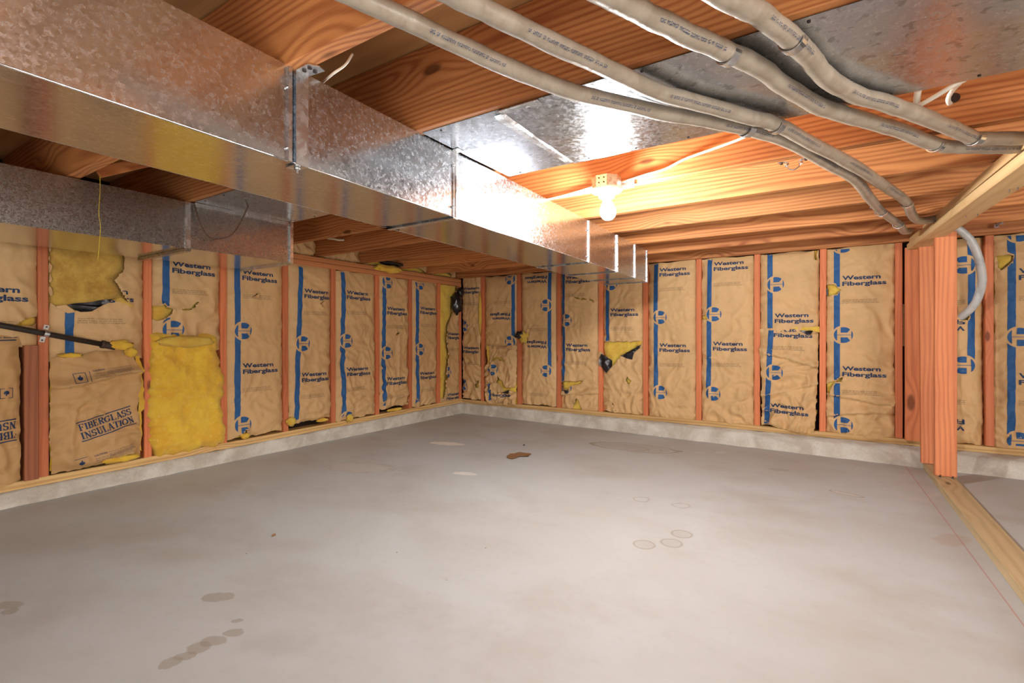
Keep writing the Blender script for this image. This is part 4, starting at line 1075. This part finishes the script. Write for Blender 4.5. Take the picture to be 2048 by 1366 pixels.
# the shorter, older duct near the pipe wall
root = thing('return_duct', 'shorter dull galvanized duct near the pipe wall with a capped end', 'duct', (.55, -3.0, 1.17))
XA, XB, zb_, zt_ = .325, .800, 1.175, 1.379
for i, (ya, yb) in enumerate(((-6.0, -2.935), (-2.935, -2.440))):
    MB().add([(XB, ya, zb_), (XB, yb, zb_), (XB, yb, zt_), (XB, ya, zt_)], [(0, 1, 2, 3)]).build('side_panel', 'galv_o', root)
    MB().add([(XA, ya, zb_), (XA, yb, zb_), (XA, yb, zt_), (XA, ya, zt_)], [(3, 2, 1, 0)]).build('side_panel', 'galv_o', root)
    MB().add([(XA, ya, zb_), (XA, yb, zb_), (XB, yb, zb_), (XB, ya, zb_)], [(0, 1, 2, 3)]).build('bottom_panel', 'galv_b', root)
    MB().add([(XA, ya, zt_), (XA, yb, zt_), (XB, yb, zt_), (XB, ya, zt_)], [(3, 2, 1, 0)]).build('top_panel', 'galv_o', root)
MB().box((XA, -2.441, zb_), (XB, -2.438, zt_)).build('end_cap', 'galv_o', root)
MB().box((XB - .002, -2.452, zb_ - .004), (XB + .012, -2.436, zt_ + .004)).build('end_flange', 'cleat', root)
MB().box((XA - .01, -2.445, zb_ - .012), (XB + .01, -2.437, zb_ + .004)).build('end_flange', 'cleat', root)
MB().box((XB, -2.948, zb_ - .002), (XB + .006, -2.926, zt_)).build('drive_cleat', 'cleat', root)
MB().box((XA, -2.950, zb_ - .014), (XB + .008, -2.926, zb_ - .001)).build('slip_cleat', 'galv_o', root)
MB().box((XB, -2.91, zt_ - .014), (XB + .010, -2.46, zt_ + .003)).build('top_flange', 'cleat', root)
for y_ in (-2.47, -2.90): MB().lathe([(.005, 0), (.005, .003)], (XB + .009, y_, zt_ - .03), (1, 0, 0), 8).build('screw', 'screw', root)
# small corner cleat end under the big duct
MB().add([(XL - .012, -2.79, 1.166), (XL + .02, -2.72, 1.166), (XL + .05, -2.755, 1.166)], [(0, 1, 2), (2, 1, 0)]).build('cleat_end', 'cleat', bpy.data.objects['supply_duct'])

# ================================================================== LAMP
def lamp(loc, m, lab, seed=0, tilt=(.10, .0, -1)):
    x, y, z = loc; o = thing('lamp', lab, 'lamp', loc)
    n = 8; prof = [(.052, .0), (.052, .040)]
    bx_ = MB(); base = []
    for h_ in (0, .042):
        for j in range(8):
            an = math.pi / 8 + j * math.pi / 4; base.append((x + .056 * math.cos(an), y + .056 * math.sin(an), z + h_))
    bx_.add(base, [tuple(range(8))[::-1], tuple(range(8, 16))] + [(j, (j + 1) % 8, 8 + (j + 1) % 8, 8 + j) for j in range(8)]); box_ = bx_.build('junction_box', 'cleat', o)
    for j in range(4):
        an = -2.2 + j * .25; MB().lathe([(.003, 0), (.003, .002)], (x + .0515 * math.cos(-math.pi / 2) + (j % 2) * .02 - .01, y - .0525, z + .012 + .018 * (j // 2)), (0, -1, 0), 8).build('knockout', 'nail', box_)
    MB().box((x - .02, y + .05, z + .004), (x + .095, y + .0555, z + .030)).build('bracket', 'cleat', o)
    MB().lathe([(.060, -.002), (.060, -.010), (.054, -.014), (.034, -.016), (.030, -.034), (.026, -.036)], (x, y, z), (0, 0, 1), 28).build('lampholder', 'white', o, True)
    d = Vector(tilt).normalized(); b0 = Vector((x, y, z - .030))
    MB().lathe([(.0135, 0), (.0140, .014), (.0165, .022), (.0225, .034), (.0285, .048), (.0305, .060), (.0290, .073), (.0235, .084), (.0145, .0915), (.005, .0945)], b0, d, 24).build('bulb', m, o, True)
    return o
lamp((2.441, -2.161, 1.366), 'bulb', 'bare lit bulb in a white holder on a metal box at the joist')

# ================================================================== CABLES
def cz_(px, py, z): return on(px, py, 'z', z)
CZ_ = 1.358
def cable(pts, lab, seed, name='service_cable', r=.0205, ry=.0190, m='cable', group='grey service cables overhead', z=CZ_):
    P3 = [tuple(cz_(px, py, z if len(p_) == 0 else p_[0])) for (px, py, *p_) in pts]
    o = thing(name, lab, 'cable', P3[0], group)
    sp = spline(P3, 14); n = Perlin(seed)
    jit = lambda i: 1 + .05 * float(n(i * .21, 1.5)) + .025 * float(n(i * .9, 7.5))
    sp = [np.array(p) + np.array([0, 0, .0025 * float(n(i * .13, 3.3))]) for i, p in enumerate(sp)]
    # the cables come in from behind the camera
    MB().tube(sp, r, 14, ry, jit).build('jacket', m, o, True)
    return o, sp
cA, spA = cable([(560, -80), (725, 0), (860, 62, 1.352), (1000, 128, 1.350), (1150, 185, 1.352), (1300, 220), (1391, 238), (1499, 259), (1578, 285), (1651, 325, 1.356), (1710, 359, 1.352), (1739, 395, 1.352), (1763, 423), (1798, 448), (1808, 462), (1818, 462, 1.372)], 'grey service cable running lowest, nearest the lamp', 1, r=.0185, ry=.018)
cB, spB = cable([(790, -70), (930, 0), (1060, 66, 1.352), (1200, 130, 1.350), (1300, 178, 1.354), (1391, 205), (1499, 234), (1552, 249), (1629, 289), (1721, 340, 1.354), (1776, 377), (1812, 403), (1824, 430), (1840, 441), (1872, 438, 1.375)], 'grey service cable strapped beside the lowest one', 2, r=.0190, ry=.0185)
cC, spC = cable([(1080, -80), (1235, 0), (1300, 33), (1373, 68), (1446, 99), (1520, 137), (1574, 176), (1648, 216), (1721, 238), (1794, 260), (1875, 289), (1940, 295), (2032, 293), (2120, 288)], 'grey service cable passing under the sheet metal seam to the partition plate', 3)
cD, spD = cable([(1330, -80), (1465, 0), (1520, 29), (1574, 70), (1615, 112), (1648, 150), (1703, 186), (1776, 209), (1849, 234), (1922, 265), (1955, 276), (2048, 276), (2140, 270)], 'grey service cable with an S bend, furthest from the lamp', 4)
def cable_print(o, sp, r, seed):
    """small printed line along the jacket"""
    P3 = [Vector(p) for p in sp]; cum = [0.0]
    for a, b_ in zip(P3, P3[1:]): cum.append(cum[-1] + (b_ - a).length)
    V, Fc = fine_lines(1, .20, .006, seed); org = worldloc(o); pos = .25; out = MB()
    while pos + .22 < cum[-1]:
        vv = []
        for x, y in V:
            t = pos + x; i = max(0, min(len(cum) - 2, int(np.searchsorted(cum, t)) - 1)); a, b_ = P3[i], P3[i + 1]
            f = (t - cum[i]) / max(1e-6, cum[i + 1] - cum[i]); p = a.lerp(b_, f); d = (b_ - a).normalized()
            side = d.cross(Vector((0, 0, 1))).normalized()
            an = math.radians(50) - y / r
            vv.append(p + (side * math.sin(an) - Vector((0, 0, 1)) * math.cos(an)) * (r * 1.09))
        out.add(vv, Fc); pos += .42
    if out.v: ob = out.build('jacket_print', 'ink', o); ob['kind'] = 'stuff'
for o_, sp_, sd_ in ((cA, spA, 1), (cB, spB, 2), (cC, spC, 3), (cD, spD, 4)): cable_print(o_, sp_, .0205, sd_)
def strap(px, py, ang, lab, z=CZ_, ear=1):
    """one-hole metal cable strap: half ring round the cable and an ear nailed to the joist"""
    p = cz_(px, py, z); o = thing('cable_strap', lab, 'strap', tuple(p), 'metal straps of the overhead cables')
    d = Vector((math.cos(ang), math.sin(ang), 0)); nrm = Vector((-d.y, d.x, 0)); pv = Vector(p)
    V = []; Fc = []; w = .0095; rr = .0225; th = .0022; N = 12; pts = []
    for i in range(N + 1):
        a = math.radians(190 + 170 * i / N); pts.append(nrm * (math.cos(a) * rr) + Vector((0, 0, math.sin(a) * rr)))
    pts.append(nrm * rr + Vector((0, 0, 1.3825 - z - .001))); pts.append(nrm * (rr + .020) + Vector((0, 0, 1.3825 - z)))
    for i, q in enumerate(pts):
        t = (q - Vector((0, 0, 0))).normalized() * th if i < N + 1 else Vector((0, 0, -th))
        for e in (0, 1):
            for sgn in (-1, 1): V.append(tuple(pv + q + t * e + d * w * sgn))
    for i in range(len(pts) - 1):
        k = i * 4
        for a, b_ in ((0, 1), (1, 3), (3, 2), (2, 0)): Fc.append((k + a, k + b_, k + 4 + b_, k + 4 + a))
    MB().add(V, Fc).build('strap_band', 'cleat', o)
    q = pv + nrm * (rr + .012) + Vector((0, 0, 1.380 - z)); MB().lathe([(.005, 0), (.005, .003)], q, (0, 0, -1), 8).build('nail_head', 'nail', o)
    return o
def cab_ang(sp, px, py):
    p = cz_(px, py, CZ_); i = int(np.argmin([np.linalg.norm(np.array(q) - p) for q in sp])); i = min(max(i, 1), len(sp) - 2)
    d = np.array(sp[i + 1]) - np.array(sp[i - 1]); return math.atan2(d[1], d[0]), sp[i]
for (sp, px, py, lab) in ((spA, 1495, 256, 'metal strap on the lowest cable at the panning edge'), (spB, 1552, 249, 'metal strap on the second cable at the panning edge'), (spC, 1457, 106, 'metal strap on the third cable, nailed through the panning'),
                          (spD, 1586, 80, 'metal strap on the S bend cable, nailed through the panning'), (spC, 1872, 288, 'metal strap on the third cable near the partition plate'), (spD, 1950, 274, 'metal strap on the S bend cable near the partition plate'),
                          (spA, 1763, 423, 'metal strap on the lowest cable at its bend'), (spB, 1814, 405, 'metal strap on the second cable at its bend'), (spA, 1797, 448, 'metal strap on the lowest cable at its very end')):
    a, p = cab_ang(sp, px, py); strap(px, py, a, lab)
# empty pipe strap left on the joist
p = on(1587, 322, 'z', 1.380); o = thing('pipe_strap', 'empty two-hole pipe strap left hanging on a joist', 'strap', tuple(p))
ring_pts = [tuple(Vector(p) + Vector((math.cos(math.radians(a)) * .021, 0, math.sin(math.radians(a)) * .026 - .004))) for a in range(180, 361, 15)]
pl = [tuple(Vector(p) + Vector((-.046, 0, .002))), tuple(Vector(p) + Vector((-.022, 0, .001)))] + ring_pts + [tuple(Vector(p) + Vector((.022, 0, .001))), tuple(Vector(p) + Vector((.046, 0, .002)))]
MB().tube(pl, .0075, 4, .0018).build('strap_band', 'cleat', o)
for sx in (-.036, .036): MB().lathe([(.005, 0), (.005, .003)], (p[0] + sx, p[1], 1.378), (0, 0, -1), 8).build('nail_head', 'nail', o)
# white house wiring
def wire(pts, r, m, name, lab, cat='cable', group=None, ry=None, n=8):
    o = thing(name, lab, cat, tuple(pts[0]), group); MB().tube(spline(pts, 8), r, n, ry).build('jacket', m, o, True); return o
yf = -2.112
wire([on(1240, 366, 'y', yf), on(1290, 350, 'y', yf), on(1330, 338, 'y', yf), on(1370, 318, 'y', yf), on(1420, 300, 'y', yf - .01), on(1480, 278, 'y', yf - .03), on(1540, 250, 'y', yf - .05)], .0065, 'romex', 'wiring', 'white wiring leaving the lamp box along the joist towards the cables', ry=.0045)
wire([on(1187, 374, 'y', yf), on(1140, 388, 'y', yf), on(1100, 398, 'y', yf), on(1060, 405, 'y', yf), on(1000, 420, 'y', yf)], .0065, 'romex', 'wiring', 'white wiring leaving the lamp box towards the big duct', ry=.0045)
yj = -2.118
wire([on(1836, 182, 'z', 1.40), on(1834, 200, 'z', 1.388), on(1836, 211, 'z', 1.378), on(1870, 193, 'z', 1.378), on(1905, 172, 'z', 1.384), on(1930, 160, 'z', 1.396)], .0075, 'romex', 'wiring', 'white flat wiring hooked in a V under the long sheet', ry=.005)
wire([on(1920, 166, 'y', -2.14), on(1906, 180, 'y', -2.15), on(1897, 195, 'y', -2.14), on(1898, 206, 'y', -2.112), on(1905, 206, 'y', -2.09)], .006, 'romex', 'wiring', 'white wire end dipping into a drilled joist hole')
hx = on(1908, 196, 'y', -2.1045); hole = thing('drilled_hole', 'dark hole drilled in the joist where the white wire enters', 'hole', tuple(hx))
MB().lathe([(.014, 0), (.014, .0012)], hx, (0, -1, 0), 14).build('hole_rim', 'nail', hole)
wire([on(705, 108, 'z', 1.45), on(690, 130, 'z', 1.42), on(665, 148, 'z', 1.40), on(645, 165, 'z', 1.42)], .003, 'romex', 'loose_wire', 'thin loose pale wire sticking out above the hanger')
# pale cable loop beyond the posts
o = thing('service_cable', 'pale grey cable looping down into the batt behind the posts', 'cable', tuple(on(1935, 630, 'y', -.03)))
sp = spline([on(1890, 440, 'y', -.24), on(1922, 462, 'y', -.22), on(1944, 485, 'y', -.20), on(1958, 520, 'y', -.18), on(1964, 560, 'y', -.15), on(1956, 595, 'y', -.11), on(1943, 616, 'y', -.07), on(1925, 632, 'y', -.01), on(1915, 640, 'y', .03)], 10)
MB().tube(sp, .0215, 14, .020).build('jacket', 'cable_w', o, True)
# black iron pipe with strap
p0, p1 = on(-40, 643, 'x', .040), on(212, 690, 'x', .030)
o = thing('iron_pipe', 'black iron pipe strapped across the wall stud', 'pipe', tuple(p0))
p0m = Vector(p0); p1m = Vector(p1); ext = p0m + (p0m - p1m) * .6
MB().tube([ext, p0m, p1m], .0135, 14).build('pipe', 'iron', o, True)
dd_ = (p1m - p0m).normalized(); MB().tube([p1m - dd_ * .012, p1m, p1m + dd_ * .036, p1m + dd_ * .040], .0185, 14).build('coupling', 'rust', o, True)
MB().tube([p1m - dd_ * .020, p1m - dd_ * .006], .0205, 14).build('coupling_ring', 'rust', o, True)
c = Vector(on(93, 667, 'x', .036)); o = thing('pipe_clamp', 'zinc pipe clamp screwed to the stud over the iron pipe', 'strap', tuple(c))
N = 10; V = []; ax_ = dd_; rad = Vector((0, 0, 1)) - ax_ * ax_.z; rad.normalize()
pts = [rad * .042 + Vector((-.034, 0, 0)), rad * .017 + Vector((-.034, 0, 0))] + [rad * (math.cos(a) * .0155) + Vector((math.sin(a) * .0155, 0, 0)) for a in [math.pi * i / N for i in range(N + 1)]] + [-rad * .017 + Vector((-.034, 0, 0)), -rad * .042 + Vector((-.034, 0, 0))]
Fc = []
for i, q in enumerate(pts):
    nrm_ = Vector((1, 0, 0)) if i < 2 or i > N + 2 else q.normalized()
    for e in (0, .002):
        for sg in (-.0095, .0095): V.append(tuple(c + q + nrm_ * e + ax_ * sg))
for i in range(len(pts) - 1):
    for a, b_ in ((0, 1), (1, 3), (3, 2), (2, 0)): Fc.append((i*4 + a, i*4 + b_, i*4 + 4 + b_, i*4 + 4 + a))
MB().add(V, Fc).build('clamp_band', 'cleat', o)
for sg in (-1, 1): MB().lathe([(.004, 0), (.004, .002)], c + rad * .033 * sg + Vector((-.032, 0, 0)), (1, 0, 0), 8).build('screw', 'nail', o)
# string and brown wire
pt = on(200, 352, 'z', 1.385)
wire([pt, pt + np.array([0, 0, -.06]), pt + np.array([.002, -.004, -.14]), pt + np.array([-.002, .002, -.19]), pt + np.array([.0, -.003, -.27]), pt + np.array([-.001, -.006, -.315])], .0013, 'string', 'hanging_string', 'thin yellow string hanging from a joist past the short duct', 'string', n=5)
wire([on(389, 409, 'x', .815), on(398, 440, 'x', .82), on(412, 468, 'x', .83), on(430, 478, 'x', .84), on(462, 470, 'x', .86), on(483, 440, 'x', .92), on(500, 405, 'x', .95), on(512, 392, 'x', .97)], .003, 'brownwire', 'loose_wire', 'thin brown wire drooping across the short duct end', 'wire', n=6)
wire([on(688, 480, 'y', -1.7), on(676, 480, 'y', -1.72), on(668, 478, 'y', -1.74), on(655, 477, 'y', -1.76)], .006, 'romex', 'wiring', 'short white wire stub poking from a joist above the pipe wall')
p = on(588, 462, 'y', -2.43); wire([p, p + np.array([.03, 0, .0])], .006, 'romex', 'wiring', 'tiny white wire stub beside the capped duct end') if False else None
# wooden brace up in the dark joist bay
board('bridging', tuple(on(195, 345, 'z', 1.40)), tuple(np.array(on(195, 345, 'z', 1.40)) + np.array([-.02, .34, .19])), .018, .04, 'joist', 'thin slanted wooden bridging stick between joists above the short duct', 'bridging')
# staples in the partition plate
for i, (px, py) in enumerate(((2018, 382), (2035, 378), (1932, 433), (1955, 430))):
    p = on(px, py, 'z', 1.312 + i * .003); zz = 1.302 + .019 + (p[1] + 2.9) / 2.85 * .045 - .040
    p = on(px, py, 'z', zz); o = thing('staple', 'bent metal staple driven in the underside of the pale plate', 'staple', tuple(p), 'staples in the pale plate')
    MB().tube([p + np.array([-.004, -.02, .002]), p + np.array([-.002, -.012, -.003]), p + np.array([.003, .012, -.003]), p + np.array([.005, .02, .002])], .0016, 5).build('wire', 'screw', o)
# bright clip on the rim joist beyond the posts
p = on(1992, 452, 'y', -.075); o = thing('metal_clip', 'small bright metal clip on the joist beyond the posts', 'clip', tuple(p))
MB().box(tuple(p + np.array([-.010, -.012, -.012])), tuple(p + np.array([.010, .0, .010]))).build('clip_body', 'cleat', o)
MB().box(tuple(p + np.array([.004, -.004, .006])), tuple(p + np.array([.030, .0, .022]))).build('clip_arm', 'cleat', o)
MB().lathe([(.004, 0), (.004, .002)], p + np.array([0, -.012, -.002]), (0, -1, 0), 8).build('clip_hole', 'nail', o)

# nails and bolts at the foot of the front post
for i, (x_, y_) in enumerate(((3.672, -.545), (3.722, -.548))):
    o = thing('anchor_nail', 'dark rusty nail driven in the sole plate at the front post foot', 'nail', (x_, y_, .038), 'nails at the front post foot')
    MB().lathe([(.007, .0005), (.007, .003), (.003, .004), (.003, .011), (.006, .012)], (x_, y_, .038), (.3, .2, 1), 10).build('shank', 'nail', o)
# scraps on the floor
def scrap(name, poly, lab, m, cat, th=.002, curl=.006, seed=0):
    pts = [tuple(on(px, py, 'z', 0)[:2]) for px, py in poly]; pts = rough_poly(pts, seed, .006, .02); V, Fc = poly_grid(pts, .012); n = Perlin(seed)
    H = .001 + np.abs(n(V[:, 0] * 14, V[:, 1] * 14)) * curl; A = [(x, y, h + th) for (x, y), h in zip(V, H)]; B = [(x, y, h) for (x, y), h in zip(V, H)]; k = len(A)
    o = mesh_obj(name, A + B, list(Fc) + [tuple(i + k for i in f[::-1]) for f in Fc], m, None, True, origin=tuple(np.mean(np.array(B), 0))); return tag(o, lab, cat)
scrap('paper_scrap', [(1013, 916), (1018, 909), (1040, 906), (1062, 908), (1058, 914), (1040, 914), (1025, 919)], 'torn brown paper scrap lying on the concrete floor', 'chip', 'paper', seed=2)
for i, (px, py, m_, lab) in enumerate(((85, 994, 'chip', 'tiny brown wood chip on the floor by the curb below the short block'), (163, 982, 'fiber_br', 'tiny yellow fibre crumb on the floor by the curb'), (548, 1070, 'chip', 'tiny dark crumb alone on the open floor'),
                                       (1048, 890, 'nail', 'tiny black crumb on the floor beside the torn brown scrap'))):
    p = on(px, py, 'z', .004); clump('crumb', p, (.006, .008, .004), m_, 90 + i, label=lab, cat='debris', sub=2)
